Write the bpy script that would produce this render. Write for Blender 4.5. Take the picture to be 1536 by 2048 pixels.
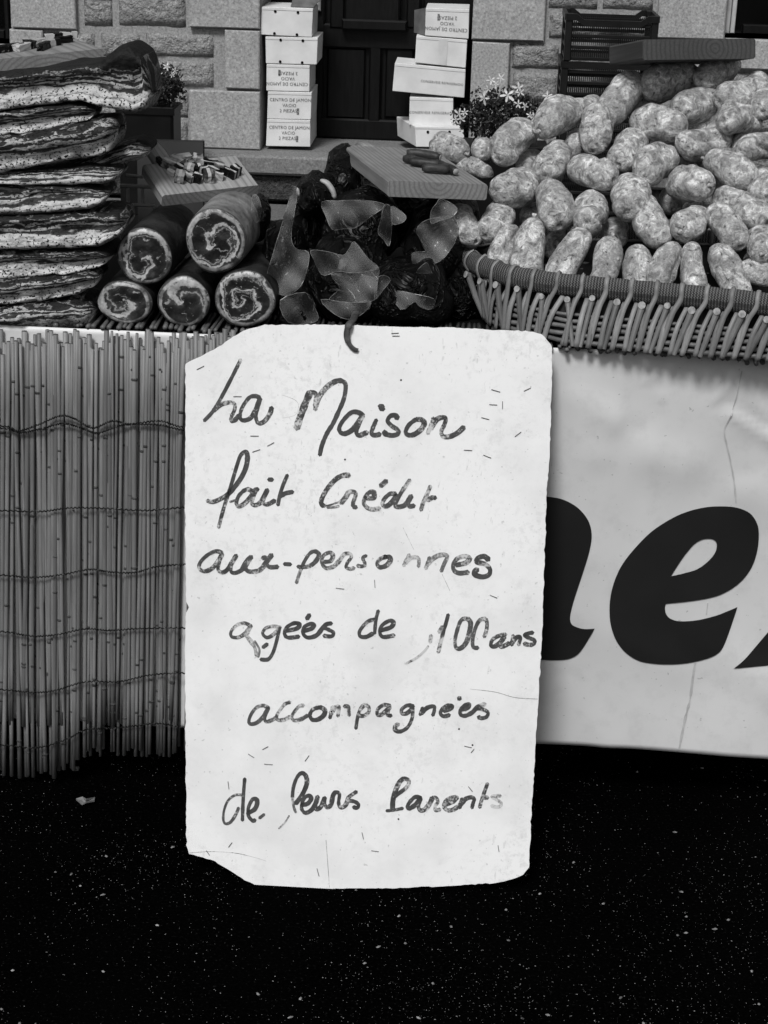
import bpy, bmesh, math, random
from mathutils import Vector, Matrix, noise
from mathutils.geometry import tessellate_polygon, delaunay_2d_cdt

# ---------------------------------------------------------------- clear
for o in list(bpy.data.objects):
    bpy.data.objects.remove(o, do_unlink=True)
SC = bpy.context.scene
COL = SC.collection
rnd = random.Random(7)

# ---------------------------------------------------------------- camera
FPX = 3400.0                       # focal length in photograph pixels (1536 x 2048)
CAM = Vector((0.0, -2.76, 1.65))
PITCH, YAW, ROLL = math.radians(21.3), math.radians(-2.5), math.radians(1.7)
FW = Vector((math.sin(YAW) * math.cos(PITCH), math.cos(YAW) * math.cos(PITCH), -math.sin(PITCH)))
R0 = Vector((math.cos(YAW), -math.sin(YAW), 0))
U0 = R0.cross(FW)
RT = (R0 * math.cos(ROLL) + U0 * math.sin(ROLL)).normalized()
UP = RT.cross(FW).normalized()
cam = bpy.data.cameras.new('camera')
cam.sensor_fit = 'VERTICAL'
cam.sensor_height = 36.0
cam.lens = FPX / 2048.0 * 36.0
cam.clip_start, cam.clip_end = 0.05, 400.0
cam_o = bpy.data.objects.new('camera', cam)
COL.objects.link(cam_o)
m3 = Matrix((RT, UP, -FW)).transposed()
cam_o.matrix_world = Matrix.Translation(CAM) @ m3.to_4x4()
SC.camera = cam_o

# ---------------------------------------------------------------- sky, sun, exposure
SUN_EL, SUN_AZ = math.radians(50), math.radians(194)     # high, behind the photographer
w = bpy.data.worlds.new('World'); SC.world = w; w.use_nodes = True
wn = w.node_tree.nodes; wl = w.node_tree.links
wn.clear()
sky = wn.new('ShaderNodeTexSky'); sky.sky_type = 'NISHITA'; sky.sun_disc = False
sky.sun_elevation = SUN_EL; sky.sun_rotation = SUN_AZ
sky.dust_density = 4.0; sky.air_density = 1.0
bw = wn.new('ShaderNodeRGBToBW')
bg = wn.new('ShaderNodeBackground'); bg.inputs['Strength'].default_value = 0.05
wo = wn.new('ShaderNodeOutputWorld')
wl.new(sky.outputs[0], bw.inputs[0]); wl.new(bw.outputs[0], bg.inputs['Color']); wl.new(bg.outputs[0], wo.inputs[0])
sun = bpy.data.lights.new('sun', 'SUN'); sun.energy = 1.5; sun.angle = math.radians(12); sun.color = (1, 1, 1)
sun_o = bpy.data.objects.new('sun', sun); COL.objects.link(sun_o)
sd = Vector((math.sin(SUN_AZ) * math.cos(SUN_EL), math.cos(SUN_AZ) * math.cos(SUN_EL), math.sin(SUN_EL)))
sun_o.rotation_euler = sd.to_track_quat('Z', 'Y').to_euler()
sun_o.location = (0, -3, 8)
vs = SC.view_settings
vs.view_transform = 'Standard'; vs.look = 'None'; vs.gamma = 1.0; vs.use_curve_mapping = False
vs.exposure = 0.66

# ---------------------------------------------------------------- helpers: places
def ray(px, py):
    return FW + RT * ((px - 768) / FPX) + UP * ((1024 - py) / FPX)
def U(px, py, Y):
    d = ray(px, py); return CAM + d * ((Y - CAM.y) / d.y)
def UZ(px, py, z):
    d = ray(px, py); return CAM + d * ((z - CAM.z) / d.z)
def UPL(px, py, p0, n):
    d = ray(px, py); return CAM + d * ((p0 - CAM).dot(n) / d.dot(n))
def SCL(p):
    return FPX / (p - CAM).dot(FW)
def nz(*a):
    return noise.noise(Vector(a))
def lerp(a, b, t): return a + (b - a) * t
def interp(pts, x):
    if x <= pts[0][0]: return pts[0][1]
    for (x0, y0), (x1, y1) in zip(pts, pts[1:]):
        if x <= x1: return lerp(y0, y1, (x - x0) / (x1 - x0))
    return pts[-1][1]
def catmull(P, n=6, closed=False):
    out = []; N = len(P)
    if N == 2 and not closed: return [P[0].lerp(P[1], i / n) for i in range(n + 1)]
    for i in range(N if closed else N - 1):
        g = (lambda k: P[k % N]) if closed else (lambda k: P[max(0, min(N - 1, k))])
        a, b, c, d = g(i - 1), g(i), g(i + 1), g(i + 2)
        for k in range(n):
            t = k / n
            out.append(0.5 * ((2 * b) + (c - a) * t + (2 * a - 5 * b + 4 * c - d) * t * t + (3 * b - a - 3 * c + d) * t ** 3))
    if not closed: out.append(P[-1].copy())
    return out

# ---------------------------------------------------------------- helpers: meshes
class MB:
    def __init__(s): s.v = []; s.f = []; s.m = []; s.uv = {}
    def vert(s, p, uv=None):
        s.v.append(Vector(p))
        if uv is not None: s.uv[len(s.v) - 1] = uv
        return len(s.v) - 1
    def face(s, idx, m=0): s.f.append(tuple(idx)); s.m.append(m)
    def hexa(s, c, m=0):            # c: four front corners then four back corners
        b = [s.vert(p) for p in c]
        for q in ((0, 1, 2, 3), (7, 6, 5, 4), (0, 4, 5, 1), (1, 5, 6, 2), (2, 6, 7, 3), (3, 7, 4, 0)): s.face([b[i] for i in q], m)
    def box(s, lo, hi, m=0, M=None):
        x0, y0, z0 = lo; x1, y1, z1 = hi
        c = [Vector(p) for p in ((x0, y0, z0), (x1, y0, z0), (x1, y0, z1), (x0, y0, z1), (x0, y1, z0), (x1, y1, z0), (x1, y1, z1), (x0, y1, z1))]
        if M is not None: c = [M @ p for p in c]
        s.hexa(c, m)
    def bevbox(s, lo, hi, b, m=0, M=None, j=0.0, seed=0):
        # box with chamfered front (-Y) edges, and an uneven outline
        x0, y0, z0 = lo; x1, y1, z1 = hi
        rr = random.Random(seed)
        J = lambda: rr.uniform(-j, j)
        o = [(x0 + J(), z0 + J()), (x1 + J(), z0 + J()), (x1 + J(), z1 + J()), (x0 + J(), z1 + J())]
        i = [(o[0][0] + b, o[0][1] + b), (o[1][0] - b, o[1][1] + b), (o[2][0] - b, o[2][1] - b), (o[3][0] + b, o[3][1] - b)]
        fr = [Vector((x, y0, z)) for x, z in i]; md = [Vector((x, y0 + b, z)) for x, z in o]; bk = [Vector((x, y1, z)) for x, z in o]
        L = fr + md + bk
        if M is not None: L = [M @ p for p in L]
        k = [s.vert(p) for p in L]
        s.face(k[0:4], m); s.face((k[11], k[10], k[9], k[8]), m)
        for a in range(4):
            c = (a + 1) % 4
            s.face((k[4 + a], k[4 + c], k[c], k[a]), m); s.face((k[8 + a], k[8 + c], k[4 + c], k[4 + a]), m)
    def tube(s, P, r, n=6, m=0, cap=None, flat=1.0, upv=None):
        P = [Vector(p) for p in P]; N = len(P); rings = []
        if not hasattr(r, '__len__'): r = [r] * N
        prev = None
        for i in range(N):
            t = (P[min(i + 1, N - 1)] - P[max(i - 1, 0)]).normalized()
            ref = Vector(upv) if upv is not None else (prev if prev is not None else (Vector((0, 0, 1)) if abs(t.z) < .9 else Vector((1, 0, 0))))
            a = ref - t * ref.dot(t)
            if a.length < 1e-6: a = t.orthogonal()
            a.normalize(); b = t.cross(a); prev = a
            rings.append([s.vert(P[i] + (a * math.cos(2 * math.pi * k / n) * flat + b * math.sin(2 * math.pi * k / n)) * r[i], (i / max(1, N - 1), k / n)) for k in range(n)])
        for i in range(N - 1):
            for k in range(n):
                s.face((rings[i][k], rings[i][(k + 1) % n], rings[i + 1][(k + 1) % n], rings[i + 1][k]), m)
        cm = m if cap is None else cap
        s.face(rings[0][::-1], cm); s.face(rings[-1], cm)
    def build(s, name, mats, parent=None, smooth=False, origin=None):
        if not isinstance(mats, (list, tuple)): mats = [mats]
        base = ORG.get(parent.name, Vector((0, 0, 0))) if parent is not None else Vector((0, 0, 0))
        if parent is None and origin == 'base' and s.v:
            xs = [p.x for p in s.v]; ys = [p.y for p in s.v]; zs = [p.z for p in s.v]
            base = Vector(((min(xs) + max(xs)) / 2, (min(ys) + max(ys)) / 2, min(zs)))
        me = bpy.data.meshes.new(name)
        me.from_pydata([tuple(p - base) for p in s.v], [], s.f)
        for mt in mats: me.materials.append(mt)
        me.polygons.foreach_set('material_index', s.m)
        if smooth: me.polygons.foreach_set('use_smooth', [True] * len(s.f))
        if s.uv:
            uvl = me.uv_layers.new(name='UVMap')
            for l in me.loops: uvl.data[l.index].uv = s.uv.get(l.vertex_index, (0, 0))
        me.validate(); me.update()
        o = bpy.data.objects.new(name, me); COL.objects.link(o)
        if parent is not None: o.parent = parent
        else: o.location = base
        ORG[o.name] = base
        return o
ORG = {}
def thing(name, loc, label, cat, group=None):
    o = bpy.data.objects.new(name, None); COL.objects.link(o); o.location = loc
    o.empty_display_size = .05
    ORG[o.name] = Vector(loc)
    return tag(o, label, cat, group)
def tag(o, label, cat, group=None):
    o['label'] = label; o['category'] = cat
    if group: o['group'] = group
    return o
def kind(o, k): o['kind'] = k; return o
def fillpoly(mb, P3, m=0, flip=False):
    idx = [mb.vert(p) for p in P3]
    for t in tessellate_polygon([P3]):
        t = [idx[k] for k in t]
        mb.face(t[::-1] if flip else t, m)
    return idx
ORD = ['first', 'second', 'third', 'fourth', 'fifth', 'sixth', 'seventh', 'eighth', 'ninth', 'tenth', 'eleventh', 'twelfth', 'thirteenth', 'fourteenth', 'fifteenth', 'sixteenth', 'seventeenth', 'eighteenth', 'nineteenth', 'twentieth', 'twenty-first', 'twenty-second', 'twenty-third', 'twenty-fourth', 'twenty-fifth', 'twenty-sixth']

# ---------------------------------------------------------------- helpers: materials
def g(v): return (v, v, v, 1)
class NT:
    def __init__(s, name):
        s.mat = bpy.data.materials.new(name); s.mat.use_nodes = True
        s.t = s.mat.node_tree; s.n = s.t.nodes
        s.bsdf = s.n.get('Principled BSDF'); s.out = s.n.get('Material Output')
    def new(s, t): return s.n.new(t)
    def link(s, a, b): s.t.links.new(a, b)
    def coord(s, which='Object', rand=True, scale=(1, 1, 1)):
        tc = s.new('ShaderNodeTexCoord'); out = tc.outputs[which]
        if scale != (1, 1, 1):
            mp = s.new('ShaderNodeMapping'); mp.inputs['Scale'].default_value = scale
            s.link(out, mp.inputs[0]); out = mp.outputs[0]
        if rand:
            oi = s.new('ShaderNodeObjectInfo'); mu = s.math('MULTIPLY', oi.outputs['Random'], 37.0)
            va = s.new('ShaderNodeVectorMath'); va.operation = 'ADD'
            s.link(out, va.inputs[0]); s.link(mu, va.inputs[1]); out = va.outputs[0]
        return out
    def math(s, op, a, b=None, clamp=False):
        n = s.new('ShaderNodeMath'); n.operation = op; n.use_clamp = clamp
        for i, x in enumerate((a, b)):
            if x is None: continue
            if isinstance(x, (int, float)): n.inputs[i].default_value = x
            else: s.link(x, n.inputs[i])
        return n.outputs[0]
    def noise(s, vec, scale, detail=4, rough=.55, dist=0):
        n = s.new('ShaderNodeTexNoise'); n.inputs['Scale'].default_value = scale; n.inputs['Detail'].default_value = detail
        n.inputs['Roughness'].default_value = rough; n.inputs['Distortion'].default_value = dist
        s.link(vec, n.inputs['Vector']); return n.outputs['Fac']
    def ramp(s, fac, stops, interp='LINEAR'):
        r = s.new('ShaderNodeValToRGB'); cr = r.color_ramp; cr.interpolation = interp
        while len(cr.elements) < len(stops): cr.elements.new(.5)
        for e, (p, v) in zip(cr.elements, stops): e.position = p; e.color = g(v)
        s.link(fac, r.inputs[0]); return r.outputs[0]
    def mix(s, fac, a, b, mode='MIX'):
        n = s.new('ShaderNodeMix'); n.data_type = 'RGBA'; n.blend_type = mode
        for sock, x in ((n.inputs[0], fac), (n.inputs[6], a), (n.inputs[7], b)):
            if isinstance(x, (int, float)): sock.default_value = x if sock == n.inputs[0] else g(x)
            else: s.link(x, sock)
        return n.outputs[2]
    def finish(s, color, rough=.7, spec=.3, bump=None, bstr=.3, bdist=.002, coat=0):
        b = s.bsdf
        if isinstance(color, (int, float)): b.inputs['Base Color'].default_value = g(color)
        else: s.link(color, b.inputs['Base Color'])
        if isinstance(rough, (int, float)): b.inputs['Roughness'].default_value = rough
        else: s.link(rough, b.inputs['Roughness'])
        b.inputs['Specular IOR Level'].default_value = spec
        if coat: b.inputs['Coat Weight'].default_value = coat; b.inputs['Coat Roughness'].default_value = .12
        if bump is not None:
            bn = s.new('ShaderNodeBump'); bn.inputs['Strength'].default_value = bstr; bn.inputs['Distance'].default_value = bdist
            s.link(bump, bn.inputs['Height']); s.link(bn.outputs[0], b.inputs['Normal'])
        return s.mat
def simple(name, c1, c2, scale, rough=.7, spec=.3, bscale=None, bstr=.3, bdist=.002, lo=.35, hi=.65, stretch=(1, 1, 1), detail=5, coat=0):
    n = NT(name); co = n.coord(scale=stretch)
    f = n.noise(co, scale, detail)
    col = n.ramp(f, [(lo, c1), (hi, c2)])
    bp = n.noise(co, bscale, 4) if bscale else None
    return n.finish(col, rough, spec, bp, bstr, bdist, coat)

def mat_asphalt():
    n = NT('asphalt'); co = n.coord(rand=False)
    f = n.noise(co, 180, 3); big = n.noise(co, 2.5, 3)
    col = n.ramp(f, [(.45, .0006), (.62, .0012), (.74, .010)])
    col = n.mix(n.ramp(big, [(.4, 0), (.7, .35)]), col, .0022)
    return n.finish(col, 1.0, .0, n.noise(co, 260, 4), .8, .004)
def mat_stone(name, c, rough_face):
    n = NT(name); co = n.coord()
    grain = n.noise(co, 95, 4, .7); patch = n.noise(co, 7, 4); mid = n.noise(co, 30, 3)
    col = n.ramp(grain, [(.30, c * .5), (.47, c * .88), (.58, c * 1.05), (.72, c * 1.6)])
    col = n.mix(n.ramp(patch, [(.35, .0), (.7, .55)]), col, n.ramp(grain, [(.3, c * .45), (.7, c * .95)]))
    h = n.mix(.5, mid, grain)
    if rough_face: col = n.mix(n.ramp(n.noise(co, 38, 5, .7), [(.40, .5), (.52, 0)]), col, c * .45)
    return n.finish(col, .92, .1, n.noise(co, 30, 5, .65) if rough_face else grain, 1.0 if rough_face else .35, .05 if rough_face else .006)
def mat_sausage():
    n = NT('mould_dusted_casing'); co = n.coord()
    f = n.noise(co, 62, 7, .76, .7); f2 = n.noise(co, 150, 5, .75, .4); sp = n.noise(co, 150, 2, .5); big = n.noise(co, 16, 4, .6)
    col = n.ramp(f, [(.36, .13), (.44, .30), (.53, .52), (.62, .90)])
    col = n.mix(n.ramp(f2, [(.50, .0), (.63, .65)]), col, n.ramp(f, [(.35, .12), (.65, .42)]))
    col = n.mix(n.ramp(big, [(.36, .6), (.50, .0)]), col, n.ramp(f2, [(.4, .26), (.6, .12)]))
    col = n.mix(n.ramp(sp, [(.66, 0), (.70, .8)]), col, .05)
    h = n.mix(.5, n.noise(co, 60, 6, .65, .5), f2)
    return n.finish(col, .6, .35, h, 1.0, .008)
def mat_slab():
    n = NT('layered_pork_belly'); uv = n.coord('UV')
    mp = n.new('ShaderNodeMapping'); mp.inputs['Scale'].default_value = (9, 2.2, 1); n.link(uv, mp.inputs[0])
    warp = n.noise(mp.outputs[0], 1.0, 5, .62)
    tc = n.new('ShaderNodeTexCoord'); sx = n.new('ShaderNodeSeparateXYZ'); n.link(tc.outputs['UV'], sx.inputs[0])
    mp3 = n.new('ShaderNodeMapping'); mp3.inputs['Scale'].default_value = (34, 5, 1); n.link(uv, mp3.inputs[0]); warp2 = n.noise(mp3.outputs[0], 1.0, 5, .7)
    v = n.math('ADD', n.math('MULTIPLY', sx.outputs[1], .84), n.math('ADD', n.math('MULTIPLY', n.math('SUBTRACT', warp, .5), .85), n.math('MULTIPLY', n.math('SUBTRACT', warp2, .5), .28)))
    col = n.ramp(v, [(.0, .30), (.08, .55), (.19, .60), (.23, .20), (.27, .50), (.36, .55), (.40, .05), (.47, .012), (.505, .30), (.55, .52), (.575, .04), (.64, .012), (.665, .36), (.69, .40), (.71, .03), (.79, .012), (.81, .26), (.83, .02), (1, .012)])
    co = n.coord()
    col = n.mix(n.ramp(n.noise(co, 55, 4, .7), [(.45, .0), (.75, .45)]), col, .02)
    pep = n.noise(co, 260, 1.5, .5)
    thr = n.math('ADD', pep, n.math('MULTIPLY', n.ramp(sx.outputs[1], [(0, 1), (.35, .55), (.6, .2), (.9, .75)]), .10))
    col = n.mix(n.ramp(thr, [(.66, 0), (.68, 1)]), col, .006)
    return n.finish(col, .68, .16, n.mix(.6, warp, n.noise(co, 90, 4)), .9, .006)
def mat_rollface(seed, dark, tight):
    n = NT('rolled_pork_cut_face'); tc = n.new('ShaderNodeTexCoord')
    mp = n.new('ShaderNodeMapping'); mp.inputs['Location'].default_value = (seed * 7.3, seed * 3.1, seed); n.link(tc.outputs['UV'], mp.inputs[0])
    nn = n.new('ShaderNodeTexNoise'); nn.inputs['Scale'].default_value = 1.35; nn.inputs['Detail'].default_value = 5; nn.inputs['Roughness'].default_value = .6
    n.link(mp.outputs[0], nn.inputs['Vector'])
    sub = n.new('ShaderNodeVectorMath'); sub.operation = 'SUBTRACT'; sub.inputs[1].default_value = (.5, .5, .5); n.link(nn.outputs['Color'], sub.inputs[0])
    sc = n.new('ShaderNodeVectorMath'); sc.operation = 'SCALE'; sc.inputs['Scale'].default_value = 1.05; n.link(sub.outputs[0], sc.inputs[0])
    ad = n.new('ShaderNodeVectorMath'); ad.operation = 'ADD'; n.link(tc.outputs['UV'], ad.inputs[0]); n.link(sc.outputs[0], ad.inputs[1])
    sx = n.new('ShaderNodeSeparateXYZ'); n.link(ad.outputs[0], sx.inputs[0]); x, y = sx.outputs[0], sx.outputs[1]
    r = n.math('SQRT', n.math('ADD', n.math('MULTIPLY', x, x), n.math('MULTIPLY', y, y)))
    th = n.math('DIVIDE', n.math('ARCTAN2', y, x), 2 * math.pi)
    s = n.math('FRACT', n.math('ADD', n.math('ADD', n.math('MULTIPLY', r, tight), th), seed * .37))
    k = dark
    col = n.ramp(s, [(.0, .010), (.28, .016 * k), (.37, .05), (.41, .36), (.45, .05), (.52, .03), (.56, .40), (.70, .50), (.74, .06), (.86, .012), (1, .010)])
    mp4 = n.new('ShaderNodeMapping'); mp4.inputs['Scale'].default_value = (2.2, 5.5, 1); mp4.inputs['Rotation'].default_value = (0, 0, seed); n.link(ad.outputs[0], mp4.inputs[0])
    stk = n.noise(mp4.outputs[0], 1.1, 5, .65); col = n.mix(n.ramp(stk, [(.60, 0), (.63, .9), (.70, .9), (.73, .1)]), col, .34)
    s0 = n.new('ShaderNodeSeparateXYZ'); n.link(tc.outputs['UV'], s0.inputs[0])
    r0 = n.math('SQRT', n.math('ADD', n.math('MULTIPLY', s0.outputs[0], s0.outputs[0]), n.math('MULTIPLY', s0.outputs[1], s0.outputs[1])))
    rr = n.math('ADD', r0, n.math('MULTIPLY', n.math('SUBTRACT', nn.outputs['Fac'], .5), .22))
    rim = n.math('MULTIPLY', n.ramp(rr, [(.80, 0), (.84, 1), (.92, .9), (.95, .1), (1, 0)]), n.ramp(n.noise(mp.outputs[0], 1.7, 4), [(.40, .12), (.58, 1)]))
    col = n.mix(rim, col, n.ramp(nn.outputs['Fac'], [(.35, .26), (.65, .46)]))
    col = n.mix(n.ramp(r0, [(.95, 0), (.985, 1)]), col, .06)
    co = n.coord(); gr = n.noise(co, 170, 3)
    col = n.mix(n.ramp(gr, [(.45, 0), (.75, .5)]), col, .03)
    return n.finish(col, .4, .45, n.mix(.5, s, gr), .3, .004)
def mat_wood(name, c, cx, cz, rings=34):
    # solid wood: growth rings round an axis along the board's length (object Y)
    n = NT(name); tc = n.new('ShaderNodeTexCoord'); co = tc.outputs['Object']
    mp = n.new('ShaderNodeMapping'); mp.inputs['Location'].default_value = (-cx, 0, -cz); mp.inputs['Scale'].default_value = (1, .06, 1); n.link(co, mp.inputs[0])
    wv = n.new('ShaderNodeTexWave'); wv.wave_type = 'RINGS'; wv.rings_direction = 'Y'; wv.inputs['Scale'].default_value = rings
    wv.inputs['Distortion'].default_value = 2.2; wv.inputs['Detail'].default_value = 3; wv.inputs['Detail Scale'].default_value = 1.5; n.link(mp.outputs[0], wv.inputs['Vector'])
    mp2 = n.new('ShaderNodeMapping'); mp2.inputs['Scale'].default_value = (90, 4, 90); n.link(co, mp2.inputs[0])
    fib = n.noise(mp2.outputs[0], 3, 5); st = n.noise(co, 9, 4)
    col = n.ramp(wv.outputs['Fac'], [(.0, c * .62), (.2, c * .9), (.6, c * 1.0), (1, c * 1.08)])
    col = n.mix(n.ramp(fib, [(.4, 0), (.7, .6)]), col, c * .55)
    col = n.mix(n.ramp(st, [(.45, 0), (.7, .55)]), col, c * .5)
    return n.finish(col, .6, .25, fib, .25, .002)
def mat_reed(name, c):
    n = NT(name); co = n.coord(scale=(1, 1, .12)); f = n.noise(co, 60, 5); f2 = n.noise(n.coord(), 6, 3)
    oi = n.new('ShaderNodeObjectInfo')
    col = n.ramp(f, [(.35, c * .75), (.65, c * 1.15)])
    col = n.mix(n.ramp(oi.outputs['Random'], [(0, .0), (.55, .15), (1, .7)]), col, c * .45)
    col = n.mix(n.ramp(f2, [(.5, 0), (.75, .5)]), col, c * .5)
    return n.finish(col, .5, .35, f, .2, .001)
def mat_sign():
    n = NT('worn_white_paint'); co = n.coord(rand=False)
    f = n.noise(co, 5, 6, .6); f2 = n.noise(co, 46, 5, .7); sp = n.noise(co, 150, 2)
    col = n.ramp(f, [(.3, .68), (.5, .79), (.75, .82)])
    col = n.mix(n.math('MULTIPLY', n.ramp(f2, [(.55, 0), (.75, .55)]), n.ramp(n.noise(co, 7.5, 3), [(.48, 0), (.62, 1)])), col, .45)
    col = n.mix(n.ramp(sp, [(.69, 0), (.73, .5)]), col, .36)
    col = n.mix(n.math('MULTIPLY', n.ramp(n.noise(co, 90, 4, .7), [(.50, 0), (.62, .35)]), n.ramp(n.noise(co, 3.1, 4, .6), [(.45, .15), (.60, 1)])), col, .46)
    st = n.coord(rand=False, scale=(40, 40, 5)); sc = n.noise(st, 3.3, 3)
    col = n.mix(n.math('MULTIPLY', n.ramp(sc, [(.66, 0), (.70, .6)]), n.ramp(f, [(.48, 0), (.6, 1)])), col, .5)
    return n.finish(col, .55, .25, n.mix(.5, f2, n.noise(co, 30, 3)), .2, .002)
def mat_ink(name, c, wear):
    n = NT(name); co = n.coord(rand=False); a = n.noise(co, 55, 5, .75); b = n.noise(co, 260, 3, .6); d = n.noise(co, 16, 2)
    col = n.ramp(a, [(.3, c * .7), (.7, c * 1.8)])
    wr = n.math('ADD', n.math('MULTIPLY', a, .45), n.math('ADD', n.math('MULTIPLY', b, .3), n.math('MULTIPLY', d, .35)))
    col = n.mix(n.ramp(wr, [(.64 - wear, 0), (.70 - wear * .7, .85)]), col, .62)
    return n.finish(col, .6, .2)
def mat_banner():
    n = NT('vinyl_banner'); co = n.coord(rand=False); f = n.noise(co, 3.2, 5); f2 = n.noise(co, 24, 6, .7); sp = n.noise(co, 120, 2)
    col = n.ramp(f, [(.3, .58), (.7, .68)])
    col = n.mix(n.ramp(f2, [(.5, 0), (.8, .5)]), col, .46)
    col = n.mix(n.ramp(sp, [(.72, 0), (.75, .5)]), col, .2)
    return n.finish(col, .42, .4, f2, .12, .002)
def mat_film():
    n = NT('clear_packing_film'); tr = n.new('ShaderNodeBsdfTransparent'); mx = n.new('ShaderNodeMixShader')
    co = n.coord(); f = n.noise(co, 7, 2, .45)
    m = n.finish(.42, .2, .5)
    lw = n.new('ShaderNodeLayerWeight'); lw.inputs[0].default_value = .35
    fac = n.math('ADD', n.ramp(f, [(.35, .05), (.65, .30)]), n.math('MULTIPLY', lw.outputs['Facing'], .30), True)
    n.link(fac, mx.inputs[0]); n.link(tr.outputs[0], mx.inputs[1]); n.link(n.bsdf.outputs[0], mx.inputs[2]); n.link(mx.outputs[0], n.out.inputs[0])
    return m
def mat_rim():
    n = NT('cord_wound_rim'); tc = n.new('ShaderNodeTexCoord'); sx = n.new('ShaderNodeSeparateXYZ'); n.link(tc.outputs['UV'], sx.inputs[0])
    u = n.math('MULTIPLY', sx.outputs[0], 2 * math.pi); v = n.math('MULTIPLY', sx.outputs[1], 2 * math.pi * 26)
    h = n.math('ADD', n.math('MULTIPLY', n.math('SINE', n.math('ADD', n.math('MULTIPLY', u, 420), n.math('MULTIPLY', n.math('SINE', v), .9))), .5), .5)
    f = n.noise(n.coord(), 90, 4)
    h2 = n.mix(.4, h, f)
    col = n.ramp(h2, [(.15, .025), (.45, .085), (.8, .17)])
    return n.finish(col, .75, .2, h2, .9, .004)
MAT = {}
MAT['asphalt'] = mat_asphalt()
MAT['grit'] = simple('light_grit', .015, .34, 90, .8, .1, lo=.3, hi=.7)
MAT['stone'] = mat_stone('dressed_granite', .40, False)
MAT['rough_stone'] = mat_stone('hewn_granite', .42, True)
MAT['mortar'] = mat_stone('lime_mortar', .33, False)
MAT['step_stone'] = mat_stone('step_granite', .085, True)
MAT['threshold'] = mat_stone('threshold_granite', .22, False)
MAT['pavement'] = mat_stone('paving', .15, False)
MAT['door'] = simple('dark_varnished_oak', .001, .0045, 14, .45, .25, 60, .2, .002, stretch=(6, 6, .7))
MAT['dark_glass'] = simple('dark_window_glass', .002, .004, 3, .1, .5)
MAT['window_paint'] = simple('white_window_paint', .4, .55, 20, .6)
MAT['carton'] = simple('white_carton', .62, .74, 9, .7, .15, 60, .12, .002)
MAT['carton_in'] = simple('carton_inside', .10, .18, 12, .9, .1)
MAT['print'] = simple('faded_box_print', .04, .30, 190, .8, .1)
MAT['hole'] = simple('dark_hole', .003, .004, 5, .9, .0)
MAT['tape'] = simple('packing_tape', .54, .66, 20, .3, .4)
MAT['crate'] = simple('dark_plastic', .003, .008, 20, .4, .35, 90, .1, .001)
MAT['leaf'] = simple('plant_leaf', .008, .035, 12, .6, .25)
MAT['petal'] = simple('pale_petal', .40, .68, 40, .6, .2)
MAT['pot'] = simple('black_plastic_pot', .0015, .004, 12, .5, .2)
MAT['sausage'] = mat_sausage()
MAT['slab'] = mat_slab()
MAT['rind'] = simple('dark_cured_rind', .005, .032, 18, .62, .2, 45, .8, .006)
MAT['paleskin'] = simple('pale_cured_rind', .07, .26, 22, .6, .22, 45, .8, .006)
def mat_meat():
    n = NT('dark_cured_meat'); co = n.coord(); f = n.noise(co, 22, 5)
    rd = n.math('ABSOLUTE', n.math('SUBTRACT', n.noise(co, 24, 3, .55, 1.0), .5)); h = n.ramp(rd, [(0, 1), (.05, .2), (.2, 0)])
    return n.finish(n.ramp(f, [(.35, .001), (.65, .005)]), .42, .22, h, .8, .010)
MAT['meat'] = mat_meat()
MAT['stick'] = simple('dark_sausage_stick', .012, .05, 60, .5, .3, 90, .4, .003)
MAT['fat'] = simple('pale_fat', .30, .48, 25, .5, .35, 60, .4, .003)
MAT['morsel'] = simple('mixed_pork_morsel', .025, .28, 45, .5, .35, 80, .5, .003, lo=.42, hi=.60)
MAT['film'] = mat_film()
MAT['tablecloth'] = simple('dark_table_wood', .001, .003, 9, .8, .1)
MAT['reed'] = mat_reed('dried_reed', .22)
MAT['reed_node'] = simple('reed_node', .03, .09, 90, .8, .1)
MAT['reed_dark'] = mat_reed('weathered_reed', .12)
MAT['wire'] = simple('dark_wire', .004, .010, 50, .5, .4)
MAT['banner'] = mat_banner()
MAT['black_print'] = simple('black_banner_print', .011, .015, 6, .5, .3)
MAT['crease'] = simple('banner_stain', .38, .52, 60, .6, .2)
MAT['sign'] = mat_sign()
MAT['sign_edge'] = simple('frayed_board_edge', .02, .16, 160, .95, .05)
MAT['ink'] = mat_ink('marker_ink', .048, .065)
MAT['ink_worn'] = mat_ink('worn_marker_ink', .065, .095)
MAT['ink_faint'] = mat_ink('rubbed_marker_ink', .12, .135)
MAT['staple'] = simple('staple_wire', .06, .22, 90, .4, .5)
MAT['strap'] = simple('leather_strap', .03, .09, 60, .7, .3, 120, .4, .002)
MAT['splint'] = mat_reed('willow_splint', .25)
MAT['weave'] = mat_reed('willow_weave', .18)
MAT['cut_end'] = simple('cut_willow_end', .20, .42, 120, .8, .1)
MAT['rim'] = mat_rim()
MAT['basket_in'] = simple('basket_inside_shade', .012, .03, 40, .9, .05)
MAT['paper'] = simple('paper_scrap', .10, .22, 40, .8, .1)
MAT['steel'] = simple('dull_steel', .22, .36, 30, .5, .4)

# ================================================================ SETTING
ZT = 0.880            # table top
YW, YD = 5.20, 5.60   # house front, door leaf
ZTH = 0.330           # door threshold
ZPV = 0.105           # raised pavement along the house

mb = MB(); mb.face([mb.vert(p) for p in ((-60, -60, 0), (60, -60, 0), (60, 60, 0), (-60, 60, 0))])
ground = kind(mb.build('ground', MAT['asphalt']), 'structure')
mb = MB(); mb.bevbox((-12, 3.3, 0.002), (12, 5.05, ZPV), .012)
pavement = kind(mb.build('pavement', MAT['pavement']), 'structure')

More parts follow.
